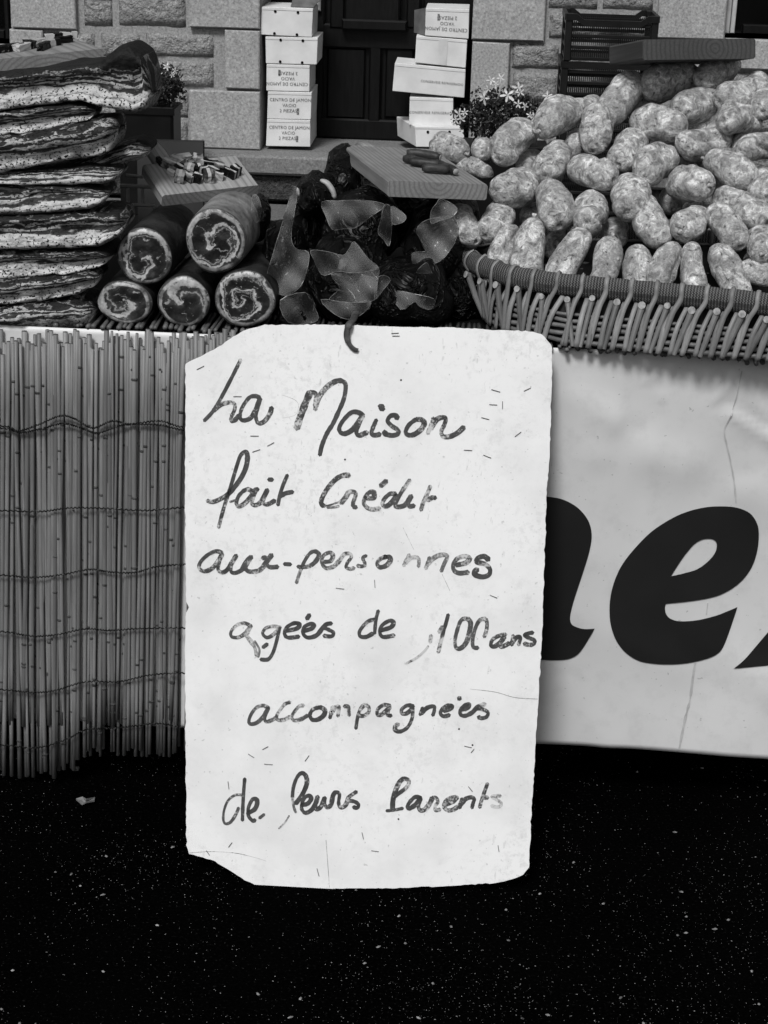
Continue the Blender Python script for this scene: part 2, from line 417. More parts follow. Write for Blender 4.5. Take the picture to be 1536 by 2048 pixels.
# light chips scattered in the asphalt
mb = MB()
rg = random.Random(3)
for i in range(9000):
    px, py = rg.uniform(-80, 1620), rg.uniform(1490, 2090)
    p = UZ(px, py, 0)
    if p.y > 0.5: continue
    if nz(p.x * 5, p.y * 5, 1.3) < rg.uniform(-.7, .45): continue
    q = rg.random()
    s = .0005 + .0008 * q ** 3 + (.0016 if q > .99 else 0)
    a = rg.uniform(0, math.pi); e = rg.uniform(1, 2.1)
    c = []
    for k in range(5):
        t = 2 * math.pi * k / 5 + rg.uniform(-.3, .3)
        x, y = math.cos(t) * s * e, math.sin(t) * s
        c.append(mb.vert((p.x + x * math.cos(a) - y * math.sin(a), p.y + x * math.sin(a) + y * math.cos(a), -.0004)))
    top = mb.vert((p.x + rg.uniform(-s, s) * .3, p.y, s * .8))
    for k in range(5): mb.face((c[k], c[(k + 1) % 5], top))
tag(kind(mb.build('asphalt_chips', MAT['grit']), 'stuff'), 'pale stone chips speckling the black asphalt', 'stone chips')

def scrap(outl, label, name='paper_scrap'):
    mb = MB(); P = [UZ(a, b, .006 + .004 * ((k * 7) % 3)) for k, (a, b) in enumerate(outl)]
    c = sum(P, Vector()) / len(P); c.z = .002
    top = [mb.vert(p) for p in P]; bot = [mb.vert(p - Vector((0, 0, .0035))) for p in P]
    ct, cb = mb.vert(c + Vector((0, 0, .0015))), mb.vert(c)
    n = len(P)
    for k in range(n):
        mb.face((ct, top[k], top[(k + 1) % n])); mb.face((cb, bot[(k + 1) % n], bot[k])); mb.face((top[k], bot[k], bot[(k + 1) % n], top[(k + 1) % n]))
    tag(mb.build(name, MAT['paper'], origin='base'), label, 'litter', 'scraps of litter on the asphalt')
scrap([(152, 1597), (165, 1593), (172, 1597), (190, 1594), (189, 1600), (172, 1603), (164, 1607)], 'larger torn pale scrap of paper on asphalt in front of the reed screen')
scrap([(143, 1536), (150, 1533), (159, 1533), (157, 1538), (147, 1539)], 'tiny pale paper scrap on asphalt close below the reed screen')

# ---------------------------------------------------------------- house
HX = lambda px, py: U(px, py, YW)
house = thing('stone_house', (0, YW, ZPV), 'granite stone house front with dark panelled door behind the stall', 'house')
xl0, xl1 = HX(20, 40).x, HX(521, 150).x          # left pier
xr0, xr1 = HX(944, 120).x, HX(1455, 30).x        # right pier
TOP = 3.0
XL, XR = -4.2, 3.2
WB = ZPV + .01
zwl = HX(10, 89).z; zwr = HX(1490, 78).z
mb = MB()
d0, d1 = YW + .025, YW + .55
mb.box((xl0, d0, WB), (xl1, d1, TOP)); mb.box((xr0, d0, WB), (xr1, d1, TOP))
mb.box((xl0 - 1.1, d0, WB), (xl0, d1, zwl)); mb.box((XL, d0, WB), (xl0 - 1.1, d1, TOP))
mb.box((xr1, d0, WB), (xr1 + 1.1, d1, zwr)); mb.box((xr1 + 1.1, d0, WB), (XR, d1, TOP))
mb.box((xl1, d0, 2.45), (xr0, d1, TOP)); mb.box((xl0 - 1.1, d0, 2.2), (xl0, d1, TOP)); mb.box((xr1, d0, 2.2), (xr1 + 1.1, d1, TOP))
mb.build('wall', MAT['mortar'], house)
def stone(x0, z0, x1, z1, rough, proud=.0, seed=0):
    mb = MB(); gp = .006 if rough else .002
    lo, hi = (x0 + gp, YW - proud, z0 + gp), (x1 - gp, YW + .06, z1 - gp)
    if not rough:
        mb.bevbox(lo, hi, .005, j=.002, seed=seed); mb.build('stone', MAT['stone'], house); return
    nx, nzv = 10, 6; gr = []
    for i in range(nx + 1):
        col = []
        for k in range(nzv + 1):
            u, v = i / nx, k / nzv
            e = min(u, 1 - u) * (x1 - x0), min(v, 1 - v) * (z1 - z0)
            d = min(1, min(e) / .018)
            jx = nz(seed, v * 3, 1) * .006; jz = nz(seed, u * 4, 5) * .006
            x, z = lerp(lo[0], hi[0], u) + jx, lerp(lo[2], hi[2], v) + jz
            col.append(mb.vert((x, YW + .022 - d * (.016 + .016 * nz(x * 14, z * 14, seed)), z)))
        gr.append(col)
    for i in range(nx):
        for k in range(nzv): mb.face((gr[i][k], gr[i + 1][k], gr[i + 1][k + 1], gr[i][k + 1]))
    ring = [gr[i][0] for i in range(nx + 1)] + [gr[nx][k] for k in range(1, nzv + 1)] + [gr[i][nzv] for i in range(nx - 1, -1, -1)] + [gr[0][k] for k in range(nzv - 1, 0, -1)]
    back = [mb.vert(Vector((mb.v[q].x, YW + .06, mb.v[q].z))) for q in ring]
    for k in range(len(ring)):
        q = (k + 1) % len(ring); mb.face((ring[k], back[k], back[q], ring[q]))
    mb.build('stone', MAT['rough_stone'], house, smooth=True)
def spx(x0, y0, x1, y1, rough, proud=0.0):
    a, b = HX(x0, (y0 + y1) / 2), HX(x1, (y0 + y1) / 2); xm = (x0 + x1) / 2
    stone(a.x, HX(xm, y1).z, b.x, HX(xm, y0).z, rough, proud, seed=int(x0 + y0 * 3) % 97)
LEFT = [(20, -70, 152, 57, 0), (163, -60, 224, 55, 1), (233, -60, 372, 55, 1), (378, -70, 521, 57, 0),
        (21, 59, 90, 178, 0), (95, 64, 190, 116, 1), (198, 66, 281, 116, 1), (289, 66, 428, 116, 1), (450, 59, 521, 178, 0),
        (98, 122, 240, 176, 1), (248, 122, 290, 176, 1), (298, 122, 428, 176, 1),
        (380, 181, 521, 297, 0), (22, 181, 150, 297, 0), (158, 184, 250, 238, 1), (256, 184, 350, 238, 1), (354, 184, 377, 238, 1),
        (158, 242, 280, 294, 1), (286, 242, 377, 294, 1)]
RIGHT = [(946, -60, 1092, 81, 0), (1097, -60, 1200, 20, 1), (1206, -60, 1312, 22, 1), (1316, -60, 1455, 78, 0), (1097, 24, 1190, 80, 1), (1196, 26, 1312, 80, 1),
         (941, 84, 1017, 232, 0), (1022, 86, 1120, 140, 1), (1126, 86, 1240, 142, 1), (1246, 86, 1360, 144, 1), (1022, 144, 1116, 206, 1), (1122, 146, 1250, 208, 1), (1256, 148, 1330, 210, 1),
         (1364, 82, 1454, 214, 0), (938, 236, 1090, 320, 0), (1096, 212, 1220, 316, 1), (1226, 214, 1330, 316, 1), (1336, 218, 1454, 320, 0)]
for a in LEFT + RIGHT: spx(*a, proud=.012 if not a[4] else 0)
# courses out of frame: below the windows, beside them and above
def course(x0, x1, z0, z1, seed):
    r = random.Random(seed); z = z0
    while z < z1 - .05:
        h = min(r.uniform(.13, .19), z1 - z); x = x0
        if z1 - z - h < .06: h = z1 - z
        while x < x1 - .05:
            wd = min(r.uniform(.22, .42), x1 - x)
            if x1 - x - wd < .1: wd = x1 - x
            stone(x, z, x + wd, z + h, 1, seed=r.randint(0, 96)); x += wd
        z += h
zt = HX(250, -66).z
course(xl0 - 1.1, xl0, WB, zwl - .09, 1); course(xr1, xr1 + 1.1, WB, zwr - .14, 2)
course(xl0, xl1, zt + .02, 2.4, 3); course(xr0, xr1, HX(1200, -64).z + .02, 2.4, 4)
# window sills, openings
for (x0, x1, zs, hgt) in ((xl0 - 1.08, xl0 - .004, zwl, .085), (xr1 + .004, xr1 + 1.08, zwr, .13)):
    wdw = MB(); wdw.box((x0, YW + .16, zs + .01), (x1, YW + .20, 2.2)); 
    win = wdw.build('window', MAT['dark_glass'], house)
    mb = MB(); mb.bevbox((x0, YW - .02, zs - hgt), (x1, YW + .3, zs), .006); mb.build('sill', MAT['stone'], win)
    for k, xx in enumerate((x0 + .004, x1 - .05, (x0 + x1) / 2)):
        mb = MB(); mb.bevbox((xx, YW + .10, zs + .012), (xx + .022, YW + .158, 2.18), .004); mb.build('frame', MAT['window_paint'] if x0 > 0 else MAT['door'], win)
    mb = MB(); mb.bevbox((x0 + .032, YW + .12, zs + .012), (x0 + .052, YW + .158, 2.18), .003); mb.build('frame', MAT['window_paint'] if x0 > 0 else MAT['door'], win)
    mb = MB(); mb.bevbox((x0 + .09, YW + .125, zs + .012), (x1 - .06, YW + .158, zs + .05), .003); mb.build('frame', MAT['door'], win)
# door leaf with stiles, rails and sunk panels
dx0, dx1 = xl1 - .02, xr0 + .02
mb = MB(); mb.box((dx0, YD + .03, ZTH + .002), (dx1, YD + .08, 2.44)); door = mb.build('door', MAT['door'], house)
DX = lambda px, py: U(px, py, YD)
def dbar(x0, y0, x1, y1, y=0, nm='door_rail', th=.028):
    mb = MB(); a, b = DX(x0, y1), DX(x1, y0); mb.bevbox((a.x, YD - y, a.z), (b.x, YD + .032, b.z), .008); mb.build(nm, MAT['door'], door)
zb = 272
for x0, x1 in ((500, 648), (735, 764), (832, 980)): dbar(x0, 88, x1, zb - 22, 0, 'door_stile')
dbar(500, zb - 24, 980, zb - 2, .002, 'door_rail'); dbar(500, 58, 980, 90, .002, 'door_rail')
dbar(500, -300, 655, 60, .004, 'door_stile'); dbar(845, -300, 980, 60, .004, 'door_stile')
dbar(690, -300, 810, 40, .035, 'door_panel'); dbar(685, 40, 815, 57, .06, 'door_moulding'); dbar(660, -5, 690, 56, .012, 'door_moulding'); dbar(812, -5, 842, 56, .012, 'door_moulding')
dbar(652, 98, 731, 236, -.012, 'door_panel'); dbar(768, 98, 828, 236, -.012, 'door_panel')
mb = MB(); a = DX(634, 8); mb.bevbox((a.x - .02, YD - .03, a.z - .03), (a.x + .02, YD - .004, a.z + .05), .006); mb.build('door_handle', MAT['steel'], door)
# threshold and step
mb = MB(); mb.bevbox((xl1 - 1.5, 5.06, .235), (xr0 + 1.0, YW + .024, ZTH - .006), .012); step = mb.build('threshold', MAT['threshold'], house)
mb = MB(); mb.box((xl1 - .005, YW + .0245, .235), (xr0 + .005, YD + .03, ZTH - .004)); mb.build('threshold', MAT['threshold'], house)
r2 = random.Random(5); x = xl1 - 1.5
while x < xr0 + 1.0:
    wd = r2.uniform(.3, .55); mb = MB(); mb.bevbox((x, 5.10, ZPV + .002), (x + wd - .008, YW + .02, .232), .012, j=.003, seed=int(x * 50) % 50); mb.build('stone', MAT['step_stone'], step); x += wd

# ================================================================ TABLE
table = thing('market_table', (-.05, .45, 0), 'dark trestle market table under the meat display, hidden behind banner and reeds', 'table')
mb = MB(); mb.box((-1.15, .012, ZT - .035), (1.15, .95, ZT)); mb.build('table_top', MAT['tablecloth'], table)
for lx in (-1.08, 1.02):
    for ly in (.08, .85):
        mb = MB(); mb.box((lx, ly, 0), (lx + .05, ly + .05, ZT - .036)); mb.build('leg', MAT['tablecloth'], table)

# ---------------------------------------------------------------- banner
def bdisp(x, z):
    d = .004 * nz(x * 3, z * 2.2, 4) + .006 * nz(x * 1.3, z * 1.1, 9)
    def ridge(x0, z0, x1, z1, wd, h):
        a, b = Vector((x0, z0)), Vector((x1, z1)); p = Vector((x, z)); t = max(0, min(1, (p - a).dot(b - a) / (b - a).length_squared))
        q = (p - (a + (b - a) * t)).length / wd
        return .55 * h * math.exp(-q * q * 1.8) * (.35 + .65 * t)
    d += ridge(.20, .80, .27, .76, .035, .012) + ridge(.34, .868, .30, .76, .03, -.010)
    d += ridge(.36, .865, .60, .70, .035, .016) + ridge(.34, .86, .52, .76, .025, -.014) + ridge(.45, .865, .60, .82, .03, .014)
    d += ridge(.60, .60, .34, .70, .05, .012) + ridge(.16, .42, .42, .30, .05, .006) + ridge(.44, .36, .62, .25, .05, .010)
    d += ridge(.47, .866, .43, .80, .006, .012) + ridge(.47, .866, .55, .72, .008, .014) + ridge(.36, .868, .31, .83, .007, .009) + ridge(.30, .868, .34, .80, .006, .008) + ridge(.60, .70, .46, .78, .010, .010)
    d += ridge(.17, .86, .24, .70, .04, .007) + ridge(.60, .78, .44, .66, .05, -.010) + ridge(.22, .25, .30, .14, .04, .007)
    return d
def BP(x, z, off=0): return Vector((x, min(-.001, -.006 - bdisp(x, z)) - off, z))
banner = thing('vinyl_banner', (0, 0, .13), 'pale vinyl banner with big black italic letters hanging below the basket', 'banner')
bx0, bx1, bz1 = -1.15, 1.15, ZT + .002
mb = MB(); nx, nv = 230, 76; G = []
for i in range(nx + 1):
    x = lerp(bx0, bx1, i / nx); c = []
    zb0 = .130 + .003 * nz(x * 6, 2, 1) + .004 * math.sin(x * 7)
    for k in range(nv + 1): c.append(mb.vert(BP(x, lerp(zb0, bz1, k / nv))))
    G.append(c)
for i in range(nx):
    for k in range(nv): mb.face((G[i][k], G[i + 1][k], G[i + 1][k + 1], G[i][k + 1]))
cloth = mb.build('cloth', MAT['banner'], banner, smooth=True)
so = cloth.modifiers.new('thick', 'SOLIDIFY'); so.thickness = .0012; so.offset = -1
def on_banner(pts, name, mat, off=.0022, hole=None):
    c = lambda q: U(q[0] / 3.227 + 1060, q[1] / 3.227 + 960, -.006)
    def smoothloop(L):
        return catmull([Vector((c(q).x, c(q).z)) for q in L], 4, True)
    loops = [smoothloop(pts)] + ([smoothloop(hole)] if hole else [])
    V = []; E = []
    for L in loops:
        b = len(V); V += L; E += [(b + k, b + (k + 1) % len(L)) for k in range(len(L))]
    def inside(p):
        ins = False
        for L in loops:
            for a, b in zip(L, L[1:] + L[:1]):
                if (a.y > p.y) != (b.y > p.y) and p.x < (b.x - a.x) * (p.y - a.y) / (b.y - a.y) + a.x: ins = not ins
        return ins
    xs = [p.x for p in V]; ys = [p.y for p in V]; x = min(xs)
    while x < max(xs):
        y = min(ys)
        while y < max(ys):
            if inside(Vector((x, y))): V.append(Vector((x + .0013, y + .0007)))
            y += .010
        x += .010
    vo, eo, fo = delaunay_2d_cdt(V, E, [], 0, 1e-6)[:3]
    mb = MB()
    for p in vo: mb.vert(BP(p.x, p.y, off))
    for f in fo:
        ce = sum((vo[k] for k in f), Vector((0, 0))) / len(f)
        if inside(ce): mb.face(f)
    return mb.build(name, mat, cloth, smooth=True)
N_OUT = [(-60, 112), (40, 106), (130, 108), (220, 128), (310, 180), (375, 260), (398, 350), (385, 450), (350, 570), (310, 690), (275, 800), (258, 880), (268, 925), (300, 945), (350, 958), (412, 956), (415, 958), (380, 1020), (340, 1085), (300, 1130), (240, 1155), (160, 1160), (70, 1157), (-40, 1150), (-80, 1120), (-80, 200)]
E_OUT = [(1250, 172), (1340, 180), (1420, 215), (1465, 280), (1478, 350), (1470, 450), (1440, 550), (1390, 630), (1320, 695), (1230, 745), (1130, 772), (1010, 790), (885, 802), (878, 804), (872, 830), (880, 870), (910, 900), (970, 915), (1080, 908), (1200, 880), (1290, 845), (1335, 826), (1339, 826), (1315, 900), (1280, 1000), (1245, 1080), (1210, 1120), (1150, 1150), (1050, 1175), (930, 1188), (800, 1185), (700, 1165), (620, 1115), (560, 1040), (525, 950), (513, 860), (520, 750), (550, 640), (600, 540), (680, 440), (780, 340), (900, 260), (1010, 210), (1130, 180)]
E_IN = [(908, 624), (914, 620), (945, 570), (1000, 490), (1060, 420), (1110, 390), (1160, 383), (1195, 395), (1207, 425), (1195, 475), (1150, 530), (1080, 580), (1000, 605), (916, 624)]
Z_OUT = [(1318, 1212), (1324, 1206), (1400, 1140), (1536, 985), (1640, 865), (1650, 860), (1798, 860), (1800, 870), (1800, 1180), (1790, 1187), (1536, 1194), (1326, 1213)]
on_banner(N_OUT, 'printed_letter', MAT['black_print']); on_banner(E_OUT, 'printed_letter', MAT['black_print'], hole=E_IN); on_banner(Z_OUT, 'printed_letter', MAT['black_print'])
def streak(pts, wd, name='stain_streak'):
    P = catmull([Vector((U(a, b, -.006).x, U(a, b, -.006).z)) for a, b in pts], 8); mb = MB(); prev = None
    for k, p in enumerate(P):
        w2 = wd * (.7 + .5 * nz(k * .4, 3, wd * 900))
        a, b = mb.vert(BP(p.x - w2, p.y, .0018)), mb.vert(BP(p.x + w2, p.y, .0018))
        if prev: mb.face((prev[0], a, b, prev[1]))
        prev = (a, b)
    mb.build(name, MAT['crease'], cloth)
streak([(1483, 740), (1474, 790), (1460, 835), (1449, 860), (1454, 890), (1461, 920), (1468, 960), (1472, 1005)], .0016)
streak([(1416, 1208), (1413, 1230)], .0013)
streak([(1390, 1325), (1385, 1360), (1380, 1400), (1370, 1440), (1358, 1500)], .0028)

# ---------------------------------------------------------------- reed screen
screen = thing('reed_screen', (-.65, -.018, .08), 'screen of dried reeds bound with dark wire hanging left of the sign', 'reed screen')
rr = random.Random(11)
def reed_mesh(name, P0, P1, r, parent, mat, nodes=(), yoff=0):
    mb = MB(); N = 7; pts = []; rad = []
    ts = sorted(set([0, 1] + [k / N for k in range(1, N)]))
    for t in ts:
        p = P0.lerp(P1, t); p.x += .0022 * nz(P0.x * 40, t * 2.2, 1); p.y += .0016 * nz(P0.x * 40, t * 2.2, 8); pts.append(p)
        rad.append(r * (1 + .12 * nz(P0.x * 30, t * 4, 3)))
    mb.tube(pts, rad, 7, 0, cap=1)
    for t in nodes:
        c = P0.lerp(P1, t); c.x += .0022 * nz(P0.x * 40, t * 2.2, 1); c.y += .0016 * nz(P0.x * 40, t * 2.2, 8); ax = (P1 - P0).normalized()
        mb.tube([c - ax * .0025, c - ax * .0008, c + ax * .0008, c + ax * .0025], [r * .98, r * 1.22, r * 1.22, r * .98], 7, 1)
    return mb.build('reed', [mat, MAT['reed_node']], parent, smooth=True)
px = -160.0
while px < 482:
    front = rr.random() < .55
    wd = rr.choice([3.0, 3.6, 4.2, 4.6, 5.0, 5.6]) + rr.uniform(-.4, .4)
    ytop = rr.choice([666, 672, 678, 684, 690, 700, 668]) + rr.uniform(-8, 10) + (rr.uniform(8, 26) if rr.random() < .16 else 0) + (0 if px < 360 else -8)
    if 0 <= px < 372 and rr.random() < .06: ytop -= 14
    ybot = (1552 if px < 110 else lerp(1552, 1508, min(1, (px - 110) / 60))) + rr.uniform(-16, 6)
    if rr.random() < .36: ybot = rr.uniform(1436, 1452)
    lean = rr.gauss(0, 9) + (6 if px < 60 else 0) - (3 if px > 250 else 0)
    Y = (-.021 if front else -.0125) + rr.uniform(-.0025, .0025)
    P0, P1 = U(px + lean, ybot, Y), U(px, ytop, Y)
    nd = sorted([rr.uniform(.04, .96) for _ in range(rr.choice([2, 3, 3, 4]))])
    reed_mesh('reed', P0, P1, wd * .88 / SCL(P0), screen, MAT['reed'], nd)
    px += rr.uniform(3.0, 5.4) if front else rr.uniform(2.4, 4.0)
def wire(pts, ph):
    P = []
    base = catmull([Vector((a, b, 0)) for a, b in pts], 26)
    for k, q in enumerate(base):
        P.append(U(q.x, q.y + 1.6 * math.sin(k * 2.1 + ph), -.0345 + .0025 * math.sin(k * 1.9 + ph)))
    mb = MB(); mb.tube(P, .0013, 4); mb.build('binding_wire', MAT['wire'], screen)
wire([(-160, 858), (0, 852), (35, 862), (75, 850), (120, 832), (150, 838), (185, 856), (225, 842), (260, 848), (320, 842), (372, 855), (470, 850)], 0)
wire([(-160, 850), (0, 856), (40, 865), (80, 858), (125, 847), (160, 855), (195, 866), (240, 851), (270, 849), (320, 850), (372, 860), (470, 856)], 1)
wire([(-160, 1018), (0, 1021), (80, 1023), (140, 1016), (210, 1017), (290, 1021), (372, 1015), (470, 1018)], 2)
wire([(-160, 1146), (0, 1150), (60, 1155), (120, 1150), (180, 1139), (220, 1144), (270, 1145), (310, 1134), (372, 1129), (470, 1132)], 3)
wire([(-160, 1258), (0, 1263), (60, 1272), (110, 1270), (170, 1258), (220, 1261), (280, 1257), (372, 1256), (470, 1256)], 4)
wire([(-160, 1374), (0, 1379), (60, 1385), (110, 1381), (170, 1364), (240, 1363), (300, 1350), (372, 1346), (470, 1344)], 5)
wire([(-160, 1488), (0, 1490), (70, 1496), (130, 1480), (170, 1460), (210, 1457), (260, 1453), (320, 1447), (372, 1455), (470, 1452)], 6)

# ---------------------------------------------------------------- reed mat on the table
mat_t = thing('reed_mat', (-.05, .4, ZT), 'mat of weathered reeds laid on the table with their cut ends overhanging', 'reed mat')
x = -1.0; rr = random.Random(21)
while x < 1.0:
    skew = 0 if x < .1 else .05 + .5 * max(0, x - .1)
    ov = rr.uniform(-.014, .006) if x < .1 else rr.uniform(.0, .02) + max(0, x - .25) * rr.uniform(.02, .12)
    r = rr.uniform(.0032, .0046)
    P0 = Vector((x + skew * .1 + rr.uniform(-.004, .004), -.005 - ov, ZT + .0055 - max(0, ov - .012) * rr.uniform(.15, .5))); P1 = Vector((x + rr.uniform(-.004, .004), .11 if x < .75 else .5, ZT + .0055))
    mb = MB(); mid = P0.lerp(P1, .12); mid.z = ZT + .0055
    mb.tube([P0, mid, P1], r, 6, 0, cap=0); mb.build('reed', [MAT['reed_dark']], mat_t, smooth=True)
    x += r * 2 + rr.uniform(.0005, .005)

# ================================================================ HAND-LETTERED SIGN
ST, SB = U(740, 652, -.050), UZ(715, 1777, .003)
SUPV = (ST - SB).normalized(); SN = Vector((1, 0, 0)).cross(SUPV).normalized()
if SN.y > 0: SN = -SN
def SP(a, b, off=0): return UPL(a, b, ST, SN) + SN * off
sign = thing('lettered_sign', (SB.x, SB.y, 0), 'white painted board with handwritten black French lettering leaning against the table', 'sign')
OUT = [(371, 728), (385, 719), (402, 712), (420, 704), (444, 690), (460, 677), (480, 665), (500, 657), (530, 650), (600, 649), (700, 650), (800, 654), (900, 655), (1000, 660), (1058, 662), (1084, 668), (1095, 679), (1103, 690), (1105, 720), (1103, 800), (1100, 900), (1093, 1000), (1088, 1150), (1085, 1250), (1080, 1350), (1073, 1450), (1067, 1550), (1062, 1650), (1058, 1735), (1046, 1750), (1030, 1757), (1000, 1765), (900, 1772), (800, 1776), (700, 1777), (600, 1777), (540, 1776), (515, 1772), (490, 1760), (455, 1738), (430, 1722), (405, 1715), (378, 1708), (373, 1690), (371, 1500), (370, 1300), (372, 1226), (379, 1214), (372, 1203), (370, 1000), (371, 800)]
poly = []
for k in range(len(OUT)):
    a, b = Vector(OUT[k]), Vector(OUT[(k + 1) % len(OUT)]); L = (b - a).length; n = max(1, int(L / 7))
    t = (b - a).normalized(); nn = Vector((-t.y, t.x))
    for j in range(n):
        p = a.lerp(b, j / n); p += nn * (2.0 * nz(p.x * .13, p.y * .13, 2) + 1.5 * nz(p.x * .035, p.y * .035, 7)); poly.append(p)
front = [SP(p.x, p.y) for p in poly]; back = [q - SN * .008 + Vector((.0015 * nz(q.x * 90, q.z * 90, 1), 0, .0015 * nz(q.x * 90, q.z * 90, 5))) for q in front]
mb = MB(); fi = fillpoly(mb, front)
if (mb.v[mb.f[0][1]] - mb.v[mb.f[0][0]]).cross(mb.v[mb.f[0][2]] - mb.v[mb.f[0][0]]).dot(SN) < 0: mb.f = [f[::-1] for f in mb.f]
bi = fillpoly(mb, back, 1)
for k in range(len(fi)):
    q = (k + 1) % len(fi); mb.face((fi[k], bi[k], bi[q], fi[q]), 1)
board = mb.build('board', [MAT['sign'], MAT['sign_edge']], sign)

def ribbon(mb, pts, wd, off, seed):
    wd *= 1.04 if wd > 3 else 1
    P = catmull([Vector(p) for p in pts], 7); N = len(P); prev = None
    fan0 = fan1 = None
    for k, p in enumerate(P):
        t = (P[min(k + 1, N - 1)] - P[max(k - 1, 0)])
        if t.length < 1e-6: continue
        t.normalize(); nn = Vector((-t.y, t.x)); hw = wd * .5 * (1 + .16 * nz(k * .35, seed, 1) + .22 * nn.x * .7)
        a, b = p + nn * hw, p - nn * hw
        ia, ib = mb.vert(SP(a.x, a.y, off)), mb.vert(SP(b.x, b.y, off))
        if prev: mb.face((prev[0], prev[1], ib, ia))
        else:
            c = p - t * hw * .75; ic = mb.vert(SP(c.x, c.y, off)); mb.face((ic, ib, ia))
        prev = (ia, ib); last = (p, t, hw)
    c = last[0] + last[1] * last[2] * .75; ic = mb.vert(SP(c.x, c.y, off)); mb.face((prev[0], prev[1], ic))
# strokes traced per word: (crop origin x, y, crop scale, width in photo px, ink, strokes)
W = []
A = (390, 700, 5.689); B = (660, 740, 5.12)
W += [(A, 8.5, 0, [[(520, 110), (430, 290), (310, 520), (210, 690), (105, 805)], [(210, 690), (300, 620), (400, 597), (450, 620), (450, 680), (415, 760), (412, 803), (450, 800), (500, 745)],
      [(735, 545), (690, 525), (620, 540), (550, 630), (515, 720), (520, 785), (570, 800), (640, 765), (700, 660), (740, 550)], [(740, 560), (720, 640), (695, 730), (700, 800), (730, 835), (790, 810), (850, 730), (872, 655)]])]
W += [(A, 12, 0, [[(1158, 890), (1190, 780), (1250, 620), (1310, 480)]]), (A, 9.5, 0, [[(1310, 480), (1375, 500), (1370, 600), (1370, 680)], [(1370, 640), (1420, 520), (1490, 430)]]),
      (B, 10, 0, [[(-41, 182), (20, 135), (90, 108), (150, 130), (160, 190), (140, 300), (90, 420), (30, 550), (-15, 620), (-51, 690), (-85, 780), (-104, 870)]]),
      (B, 9.5, 0, [[(340, 470), (290, 435), (220, 435), (140, 510), (95, 590), (110, 640), (160, 650), (230, 610), (300, 520), (335, 465)], [(335, 470), (290, 570), (270, 640), (300, 670), (350, 650), (382, 640)],
      [(475, 510), (440, 590), (425, 650), (460, 668), (512, 657)], [(505, 370), (545, 375)], [(515, 395), (550, 398)],
      [(690, 495), (670, 465), (620, 470), (590, 520), (630, 570), (690, 610), (700, 650), (640, 670), (570, 655), (560, 630)],
      [(880, 505), (810, 560), (775, 630), (800, 665), (860, 660), (930, 610), (965, 550), (940, 510), (880, 505)],
      [(1058, 490), (1050, 530), (1020, 600), (1000, 650)], [(1030, 600), (1090, 510), (1150, 485), (1185, 500), (1170, 560), (1140, 630), (1160, 680), (1230, 680), (1310, 640), (1370, 585)]])]
C_ = (390, 880, 6.144); D_ = (620, 920, 5.486)
W += [(C_, 8.5, 0, [[(150, 745), (220, 760), (310, 725), (400, 670), (500, 560), (580, 440), (630, 320), (645, 200), (620, 145), (560, 190), (510, 330), (460, 500), (420, 630), (370, 780), (330, 920), (290, 1075)],
      [(700, 630), (650, 605), (590, 630), (530, 700), (510, 780), (545, 815), (620, 770), (690, 690), (740, 615), (775, 605)], [(750, 620), (710, 720), (700, 780), (740, 800), (800, 770), (850, 690), (890, 610)],
      [(895, 615), (850, 710), (840, 770), (890, 790), (980, 745)], [(905, 485), (955, 487)], [(1135, 430), (1080, 560), (1040, 690), (1020, 800)], [(1050, 690), (1110, 655), (1200, 637)]]), (C_, 4, 0, [[(430, 760), (490, 740)]])]
W += [(D_, 10.5, 0, [[(430, 168), (370, 167), (290, 205), (200, 300), (140, 400), (122, 470), (150, 505)]]), (D_, 3.2, 1, [[(150, 505), (230, 490), (330, 455)]]), (D_, 5, 2, [[(190, 520), (250, 518), (315, 505)]]),
      (D_, 9, 1, [[(340, 470), (390, 410), (430, 352), (490, 352), (500, 390), (475, 460), (470, 508)], [(475, 510), (510, 520)], [(600, 415), (690, 418), (705, 380), (690, 347), (640, 362), (600, 420), (592, 480), (640, 530), (700, 540), (762, 527)],
      [(775, 285), (838, 228)], [(940, 370), (880, 370), (820, 420), (795, 480), (830, 508), (890, 470), (950, 390)], [(1095, 218), (1030, 310), (970, 410), (935, 490), (960, 513), (1030, 500), (1070, 460), (1112, 392)],
      [(1115, 390), (1080, 460), (1090, 506), (1142, 500)], [(1322, 285), (1280, 380), (1240, 470), (1217, 550)], [(1290, 440), (1340, 412), (1378, 415)]])]
E_ = (380, 1070, 4.8); F_ = (680, 1080, 4.6545)
